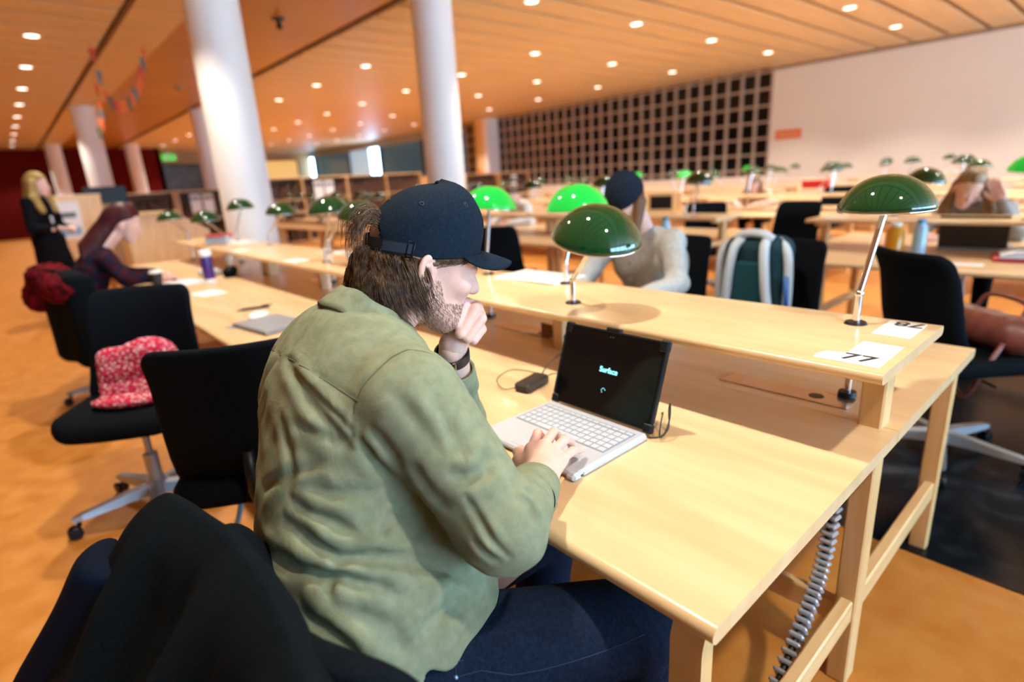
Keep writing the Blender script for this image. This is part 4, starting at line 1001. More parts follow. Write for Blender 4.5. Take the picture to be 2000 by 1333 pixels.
# folded brown card case and white plug below the shelf
bc = thing('card_case', 'folded brown card case lying below the desk shelf behind the laptop', 'case', (1.42, 1.40, 0.73), math.radians(14))
BRN = mat('brown card', (0.22, 0.09, 0.03), 0.6)
MB().box((-0.003, -0.07, 0.0), (0.003, -0.001, 0.065), 0.001).xf(Matrix.Rotation(0.12, 4, 'Z')).build('flap', BRN, bc)
MB().box((-0.003, 0.001, 0.0), (0.003, 0.07, 0.055), 0.001).xf(Matrix.Rotation(-0.35, 4, 'Z')).build('flap', BRN, bc)
MB().ball((-0.006, 0.0, 0.035), 0.008, 8, 6).build('snap', mat('dark snap', (0.06, 0.03, 0.015), 0.4), bc, True)
pg = thing('plug', 'white plug with a bit of lead below the desk shelf', 'plug', (1.37, 1.27, 0.73))
MB().box((-0.018, -0.016, 0), (0.018, 0.016, 0.03), 0.006).build('plug_body', PAPER, pg); MB().tube(smooth([(0, 0.016, 0.015), (0.02, 0.06, 0.006), (0.06, 0.20, 0.004), (0.02, 0.30, 0.004)]), 0.0022, 6).build('lead', PAPER, pg, True)
# number cards
def card(num, loc, rz, label, torn=True):
    t = thing('number_card', label, 'card', loc, rz)
    mb = MB(); out = [(-0.082, -0.040), (0.082, -0.040), (0.082, 0.034), (0.03, 0.040), (-0.078, 0.040)]
    out = [(-0.085, -0.042), (0.085, -0.040), (0.085, 0.036), (-0.022, 0.036), (-0.030, 0.072), (-0.060, 0.080), (-0.085, 0.078)] if torn else [(-0.065, -0.040), (0.078, -0.040), (0.078, 0.036), (-0.065, 0.036)]
    mb.loft([[(x, y, z) for x, y in out] for z in (0.0, 0.0008)]); mb.build('sheet', PAPER, t)
    o = link('numeral', text_mesh(num, 0.062, 0.0008), INK, t)
    o.matrix_local = Matrix.Translation((-0.045, 0.006, 0.0011)) @ Matrix.Rotation(-PI/2, 4, 'Z')
    return t
card('77', (1.27, 0.338, SH), 0.0, 'white seat card reading 77 at the corner of the desk shelf')
card('78', (1.508, 0.342, SH), PI, 'white seat card reading 78 beside the lamp foot, facing away', False)
def sheets(name, label, cat, loc, rz, w, d, n=3, m=PAPER, group=None):
    t = thing(name, label, cat, loc, rz, group)
    for k in range(n):
        a = rnd.uniform(-0.06, 0.06); MB().box((-w/2, -d/2, 0.0015*k), (w/2, d/2, 0.0015*k + 0.0012)).xf(Matrix.Rotation(a, 4, 'Z')).build('sheet', m, t)
    return t
sheets('paper_stack', 'loose stack of white papers on the shelf before the grey cardigan', 'papers', (1.55, 1.60, SH), 0.1, 0.20, 0.32, 5)
# cable spine hanging from the desk end
cs = thing('cable_spine', 'jointed silver cable spine hanging from the desk end to the floor', 'cable', (0, 0, 0))
path = smooth([(1.33, 0.385, 0.66), (1.325, 0.385, 0.52), (1.30, 0.385, 0.38), (1.22, 0.38, 0.30), (1.10, 0.375, 0.23), (0.95, 0.37, 0.14), (0.86, 0.37, 0.06), (0.82, 0.38, 0.018)], 7)
SPINE = mat('grey spine plastic', (0.42, 0.45, 0.50), 0.35, 0.2)
sm = None
for i in range(len(path) - 1):
    p, q = Vector(path[i]), Vector(path[i+1])
    if sm is None:
        o = MB().box((-0.017, -0.017, -0.0055), (0.017, 0.017, 0.0055), 0.004).build('vertebra', SPINE, cs); sm = o.data
    else: o = link('vertebra', sm, None, cs)
    o.matrix_local = Matrix.Translation((p + q) / 2) @ (q - p).to_track_quat('Z', 'Y').to_matrix().to_4x4()
MB().tube(path, 0.008, 6).build('inner_cable', CABLE, cs, True)
MB().box((1.305, 0.36, 0.655), (1.355, 0.41, 0.70), 0.008).build('clamp', mat('pale blue clamp', (0.25, 0.45, 0.6), 0.3), cs)

# ------------------------------------------------------------------ things on the desk further along
cl = thing('closed_laptop', 'closed grey laptop lying on the desk left of the man', 'laptop', (0.80, 2.59, 0.73), math.radians(8))
GREYL = mat('cool grey aluminium', (0.36, 0.38, 0.41), 0.35, 0.5)
MB().box((-0.11, -0.16, 0.002), (0.11, 0.16, 0.011), 0.003).build('base', GREYL, cl); MB().box((-0.108, -0.158, 0.0115), (0.108, 0.158, 0.018), 0.003).build('lid', GREYL, cl)
MB().box((-0.13, 0.11, 0.0), (-0.05, 0.185, 0.0018), 0.0005).build('sleeve_tab', mat('grey sleeve', (0.28, 0.29, 0.31), 0.7), cl)
ms = thing('computer_mouse', 'flat white computer mouse beside the closed grey laptop', 'mouse', (0.83, 2.86, 0.73), math.radians(65))
MB().ball((0, 0, 0.006), (0.09, 0.048, 0.014), 20, 8).build('shell', PAPER, ms, True); MB().box((0.02, -0.002, 0.018), (0.06, 0.002, 0.0205), 0.0008).build('wheel', GREYL, ms)
pn = thing('pen', 'black pen lying on the desk behind the closed grey laptop', 'pen', (0.89, 3.05, 0.738), math.radians(-12))
MB().tube([(-0.075, 0, 0), (0.055, 0, 0)], 0.0065, 10).build('barrel', BLACKP, pn, True, None, 40); MB().tube([(-0.105, 0, -0.004), (-0.075, 0, 0)], [0.0015, 0.006], 8).build('tip', BLACKP, pn, True); MB().tube([(0.02, 0, 0.008), (0.075, 0, 0.008)], 0.003, 6).build('clip', BLACKP, pn, True)
sheets('seat_card', 'white card lying flat on the desk near the purple bottle', 'card', (0.85, 3.86, 0.73), 0.25, 0.15, 0.21, 1)
PURP = mat('purple bottle coat', (0.055, 0.018, 0.20), 0.3, col2=(0.08, 0.03, 0.27), scale=10)
bt = thing('thermos_bottle', 'purple insulated bottle with white lid on the desk', 'bottle', (0.98, 4.32, 0.73))
MB().lathe([(0.002, 0), (0.034, 0.0), (0.037, 0.006), (0.038, 0.17), (0.034, 0.185)], 24, True).build('flask', PURP, bt, True, None, 50)
MB().lathe([(0.0385, 0.0), (0.0388, 0.03), (0.0380, 0.031)], 24).build('base_band', PAPER, bt, True)
MB().lathe([(0.034, 0.185), (0.040, 0.188), (0.041, 0.222), (0.034, 0.232), (0.002, 0.234)], 24, True).build('lid', PAPER, bt, True, None, 50)
cp_ = thing('paper_cup', 'dark paper cup with pale lid beside the notes of the red-haired woman', 'cup', (0.70, 4.55, 0.73))
MB().lathe([(0.002, 0), (0.028, 0), (0.040, 0.095), (0.002, 0.095)], 20, True).build('cup_wall', mat('dark cup', (0.02, 0.02, 0.02), 0.6), cp_, True, None, 50)
MB().lathe([(0.042, 0.093), (0.042, 0.102), (0.036, 0.108), (0.002, 0.108)], 20, True).build('lid', PAPER, cp_, True, None, 50)
sheets('notes', 'spread white notes under the hand of the red-haired woman', 'papers', (0.86, 4.52, 0.73), 0.3, 0.22, 0.30, 4, mat('lilac white paper', (0.72, 0.68, 0.76), 0.6))
sheets('notes', 'single white sheet at the far end of the desk behind the red-haired woman', 'papers', (0.80, 5.55, 0.73), 0.1, 0.16, 0.24, 1)
pc_ = thing('pencil_case', 'dark zipped pencil case behind the purple bottle', 'pencil case', (1.18, 4.55, 0.73), math.radians(70))
MB().pad(0.26, 0.09, 0.06, 0.03, lambda u, v, n: (u, v, 0.03 + n), 0.45).build('pouch', BLACKF, pc_, True); MB().tube([(-0.11, 0, 0.062), (0.11, 0, 0.062)], 0.003, 6).build('zip', STEEL, pc_, True)
bag = thing('tissue_pack', 'crumpled grey and white tissue pack beside the pencil case', 'tissues', (1.08, 4.72, 0.73))
MB().pad(0.16, 0.11, 0.05, 0.03, lambda u, v, n: (u, v, 0.025 + n + 0.006*math.sin(60*u)), 0.45).build('pack', mat('grey white wrap', (0.55, 0.57, 0.60), 0.5), bag, True)
for k, (m, lab) in enumerate(((mat('white book', (0.62, 0.62, 0.62), 0.5), 'pale book at the bottom of the stack under the red book'), (mat('grey book', (0.40, 0.42, 0.44), 0.5), 'grey book in the middle of the stack under the red book'), (mat('red book', (0.55, 0.035, 0.02), 0.45), 'red book on top of the stack on the desk shelf'))):
    b = thing('book', lab, 'book', (1.36, 5.38, SH + 0.0235 * k), math.radians(70 + 6 * k), 'stack of books on the desk shelf')
    MB().box((-0.075, -0.105, 0.0), (0.075, 0.105, 0.003)).box((-0.075, -0.105, 0.0205), (0.075, 0.105, 0.0235)).box((-0.078, -0.105, 0), (-0.075, 0.105, 0.0235)).build('cover', m, b)
    MB().box((-0.074, -0.102, 0.003), (0.071, 0.102, 0.0205)).build('pages', PAPER, b)
sheets('loose_papers', 'loose papers next to the red book on the desk shelf', 'papers', (1.42, 5.05, SH), 0.4, 0.20, 0.28, 6)
for k, (x, y, lab) in enumerate(((1.22, 3.30, 'white seat card at the foot of the orange-tinted lamp left of the man'), (1.55, 3.40, 'white seat card on the rear shelf half left of the cap'), (1.22, 4.35, 'white seat card on the shelf above the pencil case'))):
    sheets('seat_card', lab, 'card', (x, y, SH), 0.05, 0.10, 0.16, 1)

# ------------------------------------------------------------------ bookcases and furniture at the back
BOOKM = mat('rows of dark books', (0.02, 0.012, 0.008), 0.7, col2=(0.16, 0.06, 0.03), scale=14, stretch=(8, 1, 0.3), detail=1, ramp=(0.45, 0.62))
def bookcase(label, loc, rz, w, h, n=3, posters=0, group='low bookcases at the back'):
    t = thing('bookcase', label, 'bookcase', loc, rz, group)
    MB().box((-w/2, -0.16, 0), (-w/2 + 0.03, 0.16, h), 0.003).build('side', WOODZ, t); MB().box((w/2 - 0.03, -0.16, 0), (w/2, 0.16, h), 0.003).build('side', WOODZ, t)
    MB().box((-w/2, -0.17, h - 0.0), (w/2, 0.17, h + 0.03), 0.003).build('top', WOODX, t); MB().box((-w/2 + .03, 0.14, 0.02), (w/2 - .03, 0.16, h)).build('back', mat('dark bookcase back', (0.10, 0.05, 0.02), 0.7), t)
    for k in range(n):
        z = 0.05 + (h - 0.05) * k / n
        MB().box((-w/2 + .03, -0.15, z), (w/2 - .03, 0.14, z + 0.022)).build('shelf', WOODX, t)
        mb = MB(); x = -w/2 + 0.04; hh = (h - 0.05) / n
        while x < w/2 - 0.09:
            bw = rnd.uniform(0.02, 0.055)
            if rnd.random() < 0.85: mb.box((x, -0.10 + rnd.uniform(0, .03), z + 0.022), (x + bw - 0.003, 0.10, z + 0.022 + hh * rnd.uniform(0.55, 0.82)))
            x += bw
        tag(mb.build('books', BOOKM, t), kind='stuff')
    for k in range(posters):
        p = MB().box((-0.05 + 0.30*k - 0.15*posters, -0.176, h - 0.55), (0.20 + 0.30*k - 0.15*posters, -0.171, h - 0.08)).build('notice', PAPER, t)
        MB().box((-0.03 + 0.30*k - 0.15*posters, -0.179, h - 0.22), (0.18 + 0.30*k - 0.15*posters, -0.176, h - 0.14)).build('print', mat('grey print', (0.12, 0.14, 0.18), 0.6), p)
    return t
for k in range(4):
    bookcase('low wooden bookcase right of the thick white column, %s from the left' % ('first', 'second with two notices', 'third', 'fourth')[k], (5.2 + 1.35 * k, 14.6 + 0.25 * k, 0), 0.05, 1.3, 1.62, 3, 2 if k == 1 else 0)
for k in range(3):
    bookcase('low wooden bookcase under the dark squared glazing, %s' % ('nearest the wall pillar', 'middle one', 'rightmost with white notice')[k], (11.0 + 1.5 * k, 15.6, 0), 0, 1.45, 1.50, 3, 1 if k == 2 else 0)
for k in range(3):
    bookcase('wooden bookcase behind the red-haired woman, %s' % ('left one', 'middle one with two notices', 'right one next to the thick column')[k], (2.75 + 1.3 * k, 16.8, 0), 0, 1.25, 1.46, 2, 2 if k == 1 else 0)
cb = thing('cabinet', 'pale wooden cabinet with a poster beside the standing woman', 'cabinet', (0.78, 11.2, 0))
MB().box((-0.42, -0.2, 0), (0.42, 0.2, 1.42), 0.006).build('carcass', WOODZ, cb); MB().box((-0.43, -0.21, 1.42), (0.43, 0.21, 1.45), 0.004).build('top', WOODX, cb)
for s in (-1, 1): MB().box((0.205*s - 0.2, -0.218, 0.06), (0.205*s + 0.2, -0.2, 1.40), 0.003).build('door', WOODZ, cb)
ps = MB().box((-0.34, -0.226, 0.80), (0.12, -0.219, 1.36)).build('poster', PAPER, cb); MB().box((-0.28, -0.229, 1.12), (0.06, -0.226, 1.20)).build('print', MATS['grey print'], ps); MB().box((-0.30, -0.229, 0.86), (0.08, -0.226, 0.98)).build('print', mat('blue print', (0.25, 0.42, 0.62), 0.6), ps)
ct = thing('counter', 'wooden counter with sloped top between the standing woman and the column', 'counter', (1.72, 9.3, 0))
MB().loft([[(-0.55, y, 0), (0.45, y, 0), (0.45, y, 0.86), (0.10, y, 1.10), (-0.55, y, 1.12)] for y in (-0.3, 0.3)]).build('body', WOODZ, ct); MB().box((-0.57, -0.32, 1.12), (0.11, 0.32, 1.15), 0.004).build('top', WOODX, ct)
k_ = thing('kiosk', 'brown wooden kiosk with a dark screen behind the standing woman', 'kiosk', (1.65, 14.2, 0))
MB().box((-0.38, -0.25, 0), (0.38, 0.25, 1.28), 0.01).build('body', mat('brown kiosk wood', (0.32, 0.19, 0.10), 0.5), k_); MB().box((-0.36, -0.05, 1.28), (0.36, 0.05, 1.62), 0.01).build('screen', BLACKP, k_)
ws = thing('wall_screen', 'dark wall screen below the green exit sign at the far end', 'screen', (7.7, 36.5, 2.35))
MB().box((-1.9, -0.08, -0.75), (1.9, 0.06, 0.75), 0.02).build('frame', BLACKP, ws); MB().box((-1.8, -0.09, -0.66), (1.8, -0.08, 0.66)).build('panel', mat('dim screen', (0.03, 0.025, 0.02), 0.3, col2=(0.10, 0.08, 0.06), scale=2), ws)
ex = thing('exit_sign', 'small glowing green exit sign hanging below the ceiling at the far end', 'sign', (7.0, 34.0, 3.33))
MB().box((-0.32, -0.05, -0.15), (0.32, 0.05, 0.15), 0.01).build('lightbox', mat('exit green', (0.05, 0.6, 0.1), 0.4, emit=(0.15, 0.9, 0.12), estr=1.0), ex); MB().box((-0.05, -0.02, 0.15), (0.05, 0.02, 0.32)).build('hanger', STEEL, ex)
MB().box((-0.22, -0.055, -0.05), (0.10, -0.05, 0.05)).build('pictogram', PAPER, ex)
ex2 = thing('wall_light', 'small teal glowing light beside the dark wall screen', 'light', (6.4, 35.0, 2.0))
MB().box((-0.22, -0.05, -0.15), (0.22, 0.05, 0.15), 0.02).build('cover', mat('teal glow', (0.03, 0.4, 0.3), 0.4, emit=(0.05, 0.7, 0.5), estr=0.9), ex2); MB().box((-0.24, 0.05, -0.17), (0.24, 0.09, 0.17), 0.01).build('base', BLACKP, ex2)
sp = thing('sprinkler', 'small black ceiling sprinkler on the smooth orange ceiling', 'sprinkler', (3.53, 8.7, HC + 0.03))
MB().lathe([(0.002, 0), (0.09, 0), (0.085, -0.02), (0.002, -0.022)], 20, True).build('plate', BLACKP, sp, True, None, 40); MB().lathe([(0.03, -0.02), (0.03, -0.07), (0.045, -0.10), (0.03, -0.14), (0.002, -0.15)], 16, True).build('head', BLACKP, sp, True)
sd_ = thing('smoke_detector', 'small round detector on the smooth orange ceiling far back', 'detector', (3.54, 14.8, HC + 0.03))
MB().lathe([(0.002, 0), (0.09, 0), (0.085, -0.03), (0.05, -0.05), (0.002, -0.05)], 20, True).build('housing', mat('beige plastic', (0.3, 0.25, 0.2), 0.5), sd_, True, None, 40); MB().lathe([(0.052, -0.048), (0.04, -0.062), (0.002, -0.062)], 16, True).build('sensor', BLACKP, sd_, True)
# bunting
bu = thing('bunting', 'string of orange, red and grey flags hanging from the ceiling between columns', 'bunting', (0, 0, 0))
bp_ = smooth([(2.25, 11, HC), (2.14, 11, 3.33), (2.02, 11, 3.06), (1.88, 11, 2.88), (1.73, 11, 2.83), (1.60, 11, 2.98), (1.55, 11.0, HC)], 5)
MB().tube(bp_, 0.004, 5).build('string', mat('string', (0.3, 0.2, 0.1), 0.7), bu, True)
bp2 = smooth([(1.60, 11.6, HC), (1.58, 11.6, 3.0), (1.55, 11.6, 2.7), (1.47, 11.6, 2.45)], 4)
MB().tube(bp2, 0.004, 5).build('string', MATS['string'], bu, True)
FC = [mat('orange flag', (0.75, 0.14, 0.02), 0.7), mat('grey flag', (0.14, 0.16, 0.16), 0.7), mat('red flag', (0.60, 0.05, 0.02), 0.7), mat('green grey flag', (0.12, 0.11, 0.05), 0.7)]
for k, p in enumerate(bp_[1::2] + bp2[3::2]):
    p = Vector(p); d = 0.15
    MB().loft([[(p.x - 0.04, p.y + e, p.z), (p.x + 0.04, p.y + e, p.z - 0.01), (p.x + 0.028, p.y + e + 0.03, p.z - 0.20), (p.x - 0.02, p.y + e + 0.02, p.z - 0.18)] for e in (-0.002, 0.002)]).build('flag', FC[k % 4] if k % 3 else FC[0], bu)

# ------------------------------------------------------------------ coat, knit, backpack, leather bag and the far desk things
COATM = mat('black wool', (0.0016, 0.0032, 0.0046), 0.95, col2=(0.0042, 0.0068, 0.0088), scale=240, detail=6, bump=0.4, bscale=600, spec=0.08)
LINING = mat('navy padded lining', (0.0014, 0.0050, 0.015), 0.8, spec=0.08)
RIDGE = [V3(0.084, 0.875, 0.912), V3(0.118, 0.72, 0.910), V3(0.122, 0.57, 0.906), V3(0.104, 0.41, 0.898)]
def coat_sdf(P):
    best = None; T = None; Zr = None; SX = None
    for i in range(3):
        a, b = RIDGE[i], RIDGE[i+1]; ba = (b - a)[:2]; t = np.clip(((P[:, :2] - a[:2]) @ ba) / (ba @ ba), 0, 1)
        c = a[:2] + t[:, None] * ba; e = P[:, :2] - c; h = nrm(e); sx = e[:, 0]
        z = a[2] + (b[2] - a[2]) * t
        if best is None: best, T, Zr, SX = h, i + t, z, sx
        else:
            m = h < best; best = np.where(m, h, best); T = np.where(m, i + t, T); Zr = np.where(m, z, Zr); SX = np.where(m, sx, SX)
    dz = np.maximum(Zr - P[:, 2], 0)
    fold = 0.020 * np.sin(4.6 * T + 0.4 + 3.0 * dz) + 0.010 * np.sin(9.5 * T - 5 * dz)
    wb = 0.028 + 0.66 * np.minimum(dz, 0.3) + fold * np.clip(dz / 0.10, 0, 1)
    wf = 0.020 + 0.06 * np.minimum(dz, 0.3)
    w = np.where(SX < 0, wb, wf + (wb - wf) * np.exp(-np.abs(SX) / 0.015))
    d = best - w
    top = P[:, 2] - Zr - 0.006
    d = smax(d * 0.75, top, 0.06)
    return smax(d, 0.42 - P[:, 2], 0.01)
coat = sdf_obj('coat', [(coat_sdf, (-0.30, 0.20, 0.40), (0.30, 1.16, 0.98), 0.006)], COATM)
tag(coat, 'black wool coat draped over the chair back behind the man', 'coat')
def lin_sdf(P):
    d = coat_sdf(P) - 0.032 - 0.003 * np.sin(34 * P[:, 2] + 24 * P[:, 1])
    return smax(smax(d, 0.845 - P[:, 1] - 0.9 * (P[:, 0] + 0.02), 0.03), smax(P[:, 2] - 0.835 + 0.5 * P[:, 0], P[:, 0] - 0.02, 0.02), 0.03)
sdf_obj('lining', [(lin_sdf, (-0.32, 0.6, 0.42), (0.16, 1.2, 0.98), 0.007)], LINING, coat)

KNIT = mat('pink white knit', (0.80, 0.62, 0.64), 0.95, col2=(0.50, 0.025, 0.07), scale=75, wave=True, ramp=(0.15, 0.52), bump=1.0, bscale=90, spec=0.1)
KC = V3(0.255, 2.70, 0.51)
def knit_sdf(P):
    Q = (P - KC) @ eul(math.radians(-120), 0, 0)       # x toward the chair front
    d = rbox(Q, (-0.055, 0, 0.105), (0.075, 0.145, 0.115), 0.05, eul(0, -0.25, 0))
    d = smin(d, ell(Q, (-0.06, 0.05, 0.195), (0.06, 0.08, 0.055)), 0.04)
    d = smin(d, ell(Q, (0.055, 0.0, 0.026), (0.07, 0.155, 0.028)), 0.02)
    d = smin(d, cap(Q, (0.02, -0.05, 0.055), (0.04, 0.05, 0.050), 0.028, 0.024), 0.012)
    d = ssub(d, cap(Q, (0.025, -0.10, 0.090), (0.015, 0.11, 0.115), 0.016, 0.010), 0.03)
    x, y, z = Q[:, 0], Q[:, 1], Q[:, 2]
    return d + 0.0030 * np.sin(210 * y + 60 * x) * np.sin(190 * z + 90 * x)
kn = sdf_obj('knitted_jumper', [(knit_sdf, KC + V3(-0.26, -0.26, -0.01), KC + V3(0.26, 0.26, 0.30), 0.005)], KNIT); tag(kn, 'bundled pink and white knitted jumper on a chair seat', 'jumper')
lan = tag(MB().tube(smooth([(0.42, 2.02, 0.30), (0.40, 2.04, 0.20), (0.38, 2.10, 0.10), (0.36, 2.2, 0.012)]), 0.010, 8).build('blue_cord', mat('pale blue strap', (0.15, 0.36, 0.55), 0.6), None, True), 'pale blue strap hanging below the chair left of the man', 'strap')

BPM = mat('dark teal pack cloth', (0.006, 0.028, 0.040), 0.8, col2=(0.010, 0.040, 0.055), scale=40, spec=0.2)
bk = thing('backpack', 'dark teal backpack with pale grey straps propped on an office chair', 'backpack', (2.66, 1.22, 0.515), math.radians(180))
def pack_sdf(P):
    d = rbox(P, (0, 0, 0.24), (0.085, 0.155, 0.235), 0.07); d = smin(d, rbox(P, (-0.06, 0, 0.17), (0.06, 0.125, 0.14), 0.05), 0.03)
    return d + 0.002 * np.sin(40 * P[:, 2])
sdf_obj('pack_body', [(pack_sdf, (-0.17, -0.2, -0.02), (0.13, 0.2, 0.50), 0.009)], BPM, bk)
GREYS = mat('pale grey strap', (0.48, 0.52, 0.55), 0.7)
for s in (-1, 1):
    MB().tube(smooth([(0.04, 0.055*s, 0.455), (0.10, 0.07*s, 0.43), (0.118, 0.085*s, 0.32), (0.110, 0.10*s, 0.18), (0.095, 0.13*s, 0.05)]), [0.022]*24 + [0.012], 8).build('shoulder_strap', GREYS, bk, True)
    MB().tube(smooth([(0.02, 0.10*s, 0.455), (0.05, 0.155*s, 0.40), (0.05, 0.168*s, 0.25), (0.045, 0.165*s, 0.08)]), 0.020, 8).build('side_trim', GREYS, bk, True)
MB().tube(smooth([(0.05, -0.085, 0.46), (0.065, -0.04, 0.487), (0.065, 0.04, 0.487), (0.05, 0.085, 0.46)]), 0.020, 8).build('haul_loop', GREYS, bk, True)
MB().tube([(0.085, 0.17, 0.30), (0.07, 0.178, 0.12)], 0.012, 8).build('blue_clip', mat('blue strap', (0.02, 0.10, 0.35), 0.5), bk, True)
MB().box((0.088, -0.075, 0.03), (0.108, 0.075, 0.36), 0.009).build('back_pad', mat('pack back pad', (0.012, 0.055, 0.072), 0.85, spec=0.1), bk)
LEATH = mat('red-brown leather', (0.13, 0.035, 0.025), 0.42, col2=(0.20, 0.06, 0.045), scale=20, bump=0.15, bscale=200)
lb = thing('leather_bag', 'red-brown leather bag lying on the chair at the far side of the desk', 'bag', (3.02, 0.40, 0.515), math.radians(-40))
def bag_sdf(P):
    d = cap(P, (0, -0.17, 0.075), (0, 0.17, 0.075), 0.082, 0.078)
    return smax(d, -(P[:, 2] - 0.0), 0.02) + 0.002 * np.sin(50 * P[:, 1])
sdf_obj('bag_body', [(bag_sdf, (-0.11, -0.28, -0.02), (0.11, 0.28, 0.18), 0.007)], LEATH, lb)
MB().tube(smooth([(0.05, -0.12, 0.13), (0.08, -0.10, 0.19), (0.07, 0.06, 0.20), (0.05, 0.10, 0.13)]), 0.009, 8).build('handle', LEATH, lb, True)
MB().tube(smooth([(-0.08, -0.2, 0.06), (-0.16, -0.22, -0.05), (-0.16, -0.16, -0.17), (-0.12, -0.05, -0.16), (-0.09, 0.02, -0.02)]), 0.010, 8).build('shoulder_strap', LEATH, lb, True)
MB().tube([(0, -0.2, 0.153), (0, 0.2, 0.152)], 0.004, 6).build('zip', STEEL, lb, True)
# girl's place on the right
lp2 = thing('laptop', 'dark laptop with its lid toward us on the right-hand desk', 'laptop', (4.52, 0.70, 0.73), math.radians(180))
MB().box((-0.12, -0.17, 0.0), (0.12, 0.17, 0.014), 0.003).build('base', GREYL, lp2); MB().box((-0.004, -0.17, 0.0), (0.004, 0.17, 0.20), 0.003).xf(Matrix.Translation((0.12, 0, 0.014)) @ Matrix.Rotation(0.2, 4, 'Y')).build('lid', mat('dark brown lid', (0.035, 0.022, 0.015), 0.4), lp2)
def bottle(name, label, loc, m, mc, h=0.2, r=0.033):
    t = thing(name, label, 'bottle', loc)
    MB().lathe([(0.002, 0), (r, 0), (r, h*0.75), (r*0.5, h*0.9), (r*0.5, h*0.92)], 18, True).build('bottle_wall', m, t, True, None, 50); MB().lathe([(r*0.62, h*0.9), (r*0.62, h), (0.002, h)], 14, True).build('cap', mc, t, True, None, 50)
bottle('juice_bottle', 'amber juice bottle on the right-hand desk below the lamp', (4.05, 1.02, 0.73), mat('amber juice', (0.60, 0.26, 0.01), 0.2), PAPER, 0.19, 0.05)
bottle('water_bottle', 'clear blue water bottle next to the amber juice bottle', (4.08, 0.90, 0.73), mat('pale blue plastic', (0.35, 0.55, 0.70), 0.15), mat('blue cap', (0.05, 0.3, 0.6), 0.4), 0.21, 0.036)
bottle('water_bottle', 'pale blue bottle with wide teal lid on the desk end behind the grey sweater', (3.70, 2.42, 0.73), mat('pale blue steel', (0.30, 0.50, 0.62), 0.3), mat('teal cap', (0.02, 0.25, 0.36), 0.4), 0.24, 0.036)
bk3 = thing('open_book', 'open white-paged book on red folder at the right-hand desk', 'book', (4.1, 0.35, 0.73), math.radians(10))
MB().box((-0.13, -0.2, 0), (0.13, 0.2, 0.018), 0.003).build('folder', mat('red folder', (0.55, 0.05, 0.06), 0.5), bk3); 
for s in (-1, 1):
    MB().loft([[(-0.12, s*y, 0.02), (0.12, s*y, 0.02), (0.12, s*y, 0.022 + z), (-0.12, s*y, 0.022 + z)] for y, z in ((0.004, 0.012), (0.05, 0.034), (0.11, 0.030), (0.17, 0.012))]).build('page_block', mat('blue white pages', (0.68, 0.74, 0.82), 0.6), bk3)
ad = thing('power_adapter', 'black power adapter with thin lead at the right edge of the desk', 'charger', (3.85, 0.17, 0.73), 0.3)
MB().box((-0.03, -0.07, 0), (0.03, 0.07, 0.03), 0.006).build('brick', BLACKP, ad); MB().tube(smooth([(0, 0.07, 0.015), (0.02, 0.13, 0.03), (0.05, 0.16, 0.004), (-0.02, 0.2, 0.004), (-0.05, 0.14, 0.02), (-0.02, 0.09, 0.01)]), 0.003, 6).build('lead', CABLE, ad, True)
sheets('seat_card', 'white card on the near edge of the right-hand desk', 'card', (3.80, 0.62, 0.73), 0.0, 0.10, 0.16, 1)
sheets('seat_card', 'white card on the shelf end of the right-hand desk', 'card', (4.32, 1.46, SH), 0.0, 0.10, 0.14, 1)
ob = thing('document_box', 'wooden letter tray with a dark tablet on the desk right of the grey sweater', 'tray', (6.9, 4.55, 0.73), math.radians(20))
MB().box((-0.15, -0.2, 0), (0.15, 0.2, 0.02)).box((-0.15, -0.2, 0), (-0.13, 0.2, 0.28)).box((0.13, -0.2, 0), (0.15, 0.2, 0.28)).box((-0.15, -0.2, 0.26), (0.15, 0.2, 0.28)).build('tray_frame', WOODX, ob); MB().box((-0.158, -0.15, 0.06), (-0.15, 0.15, 0.24)).build('tablet', BLACKP, ob)
rb = thing('red_box', 'bright red box on a far desk behind the lamp shade', 'box', (9.0, 3.35, SH), 0.2)
MB().box((-0.1, -0.17, 0), (0.1, 0.17, 0.10), 0.006).build('box_body', mat('bright red card', (0.65, 0.02, 0.02), 0.5), rb); MB().box((-0.105, -0.175, 0.08), (0.105, 0.175, 0.115), 0.006).build('lid', MATS['bright red card'], rb)

# ------------------------------------------------------------------ the other people
def head_gen(P, HO_, HR_, C7_, sc=1.0, ears=True):
    Q = (P - HO_) @ HR_ / sc
    d = ell(Q, (-0.004, 0, 0.012), (0.094, 0.073, 0.096))
    d = smin(d, ell(Q, (0.044, 0, -0.055), (0.054, 0.055, 0.078)), 0.03)
    d = smin(d, ell(Q, (0.058, 0, -0.116), (0.032, 0.034, 0.030)), 0.03)
    d = smin(d, cap(Q, (0.092, 0, -0.022), (0.114, 0, -0.062), 0.008, 0.011), 0.012)
    for s in (-1, 1):
        d = ssub(d, ell(Q, (0.102, 0.032*s, -0.022), (0.015, 0.017, 0.011)), 0.010)
        d = smin(d, ell(Q, (0.086, 0.032*s, -0.022), (0.0125, 0.0125, 0.0125)), 0.003)
        if ears: d = smin(d, ell(Q, (-0.006, 0.076*s, -0.036), (0.016, 0.009, 0.029)), 0.005)
    d = smin(d, cap(Q, (0.088, -0.018, -0.091), (0.088, 0.018, -0.091), 0.007, 0.007), 0.008)
    d = smin(d, cap(Q, (0.085, -0.015, -0.102), (0.085, 0.015, -0.102), 0.008, 0.008), 0.008)
    d = d * sc
    a = HO_ + HR_ @ V3(-0.025, 0, -0.06) * sc
    return smin(d, cap(P, a, C7_ + (a - C7_) * 0.05, 0.052 * sc, 0.056 * sc), 0.025)
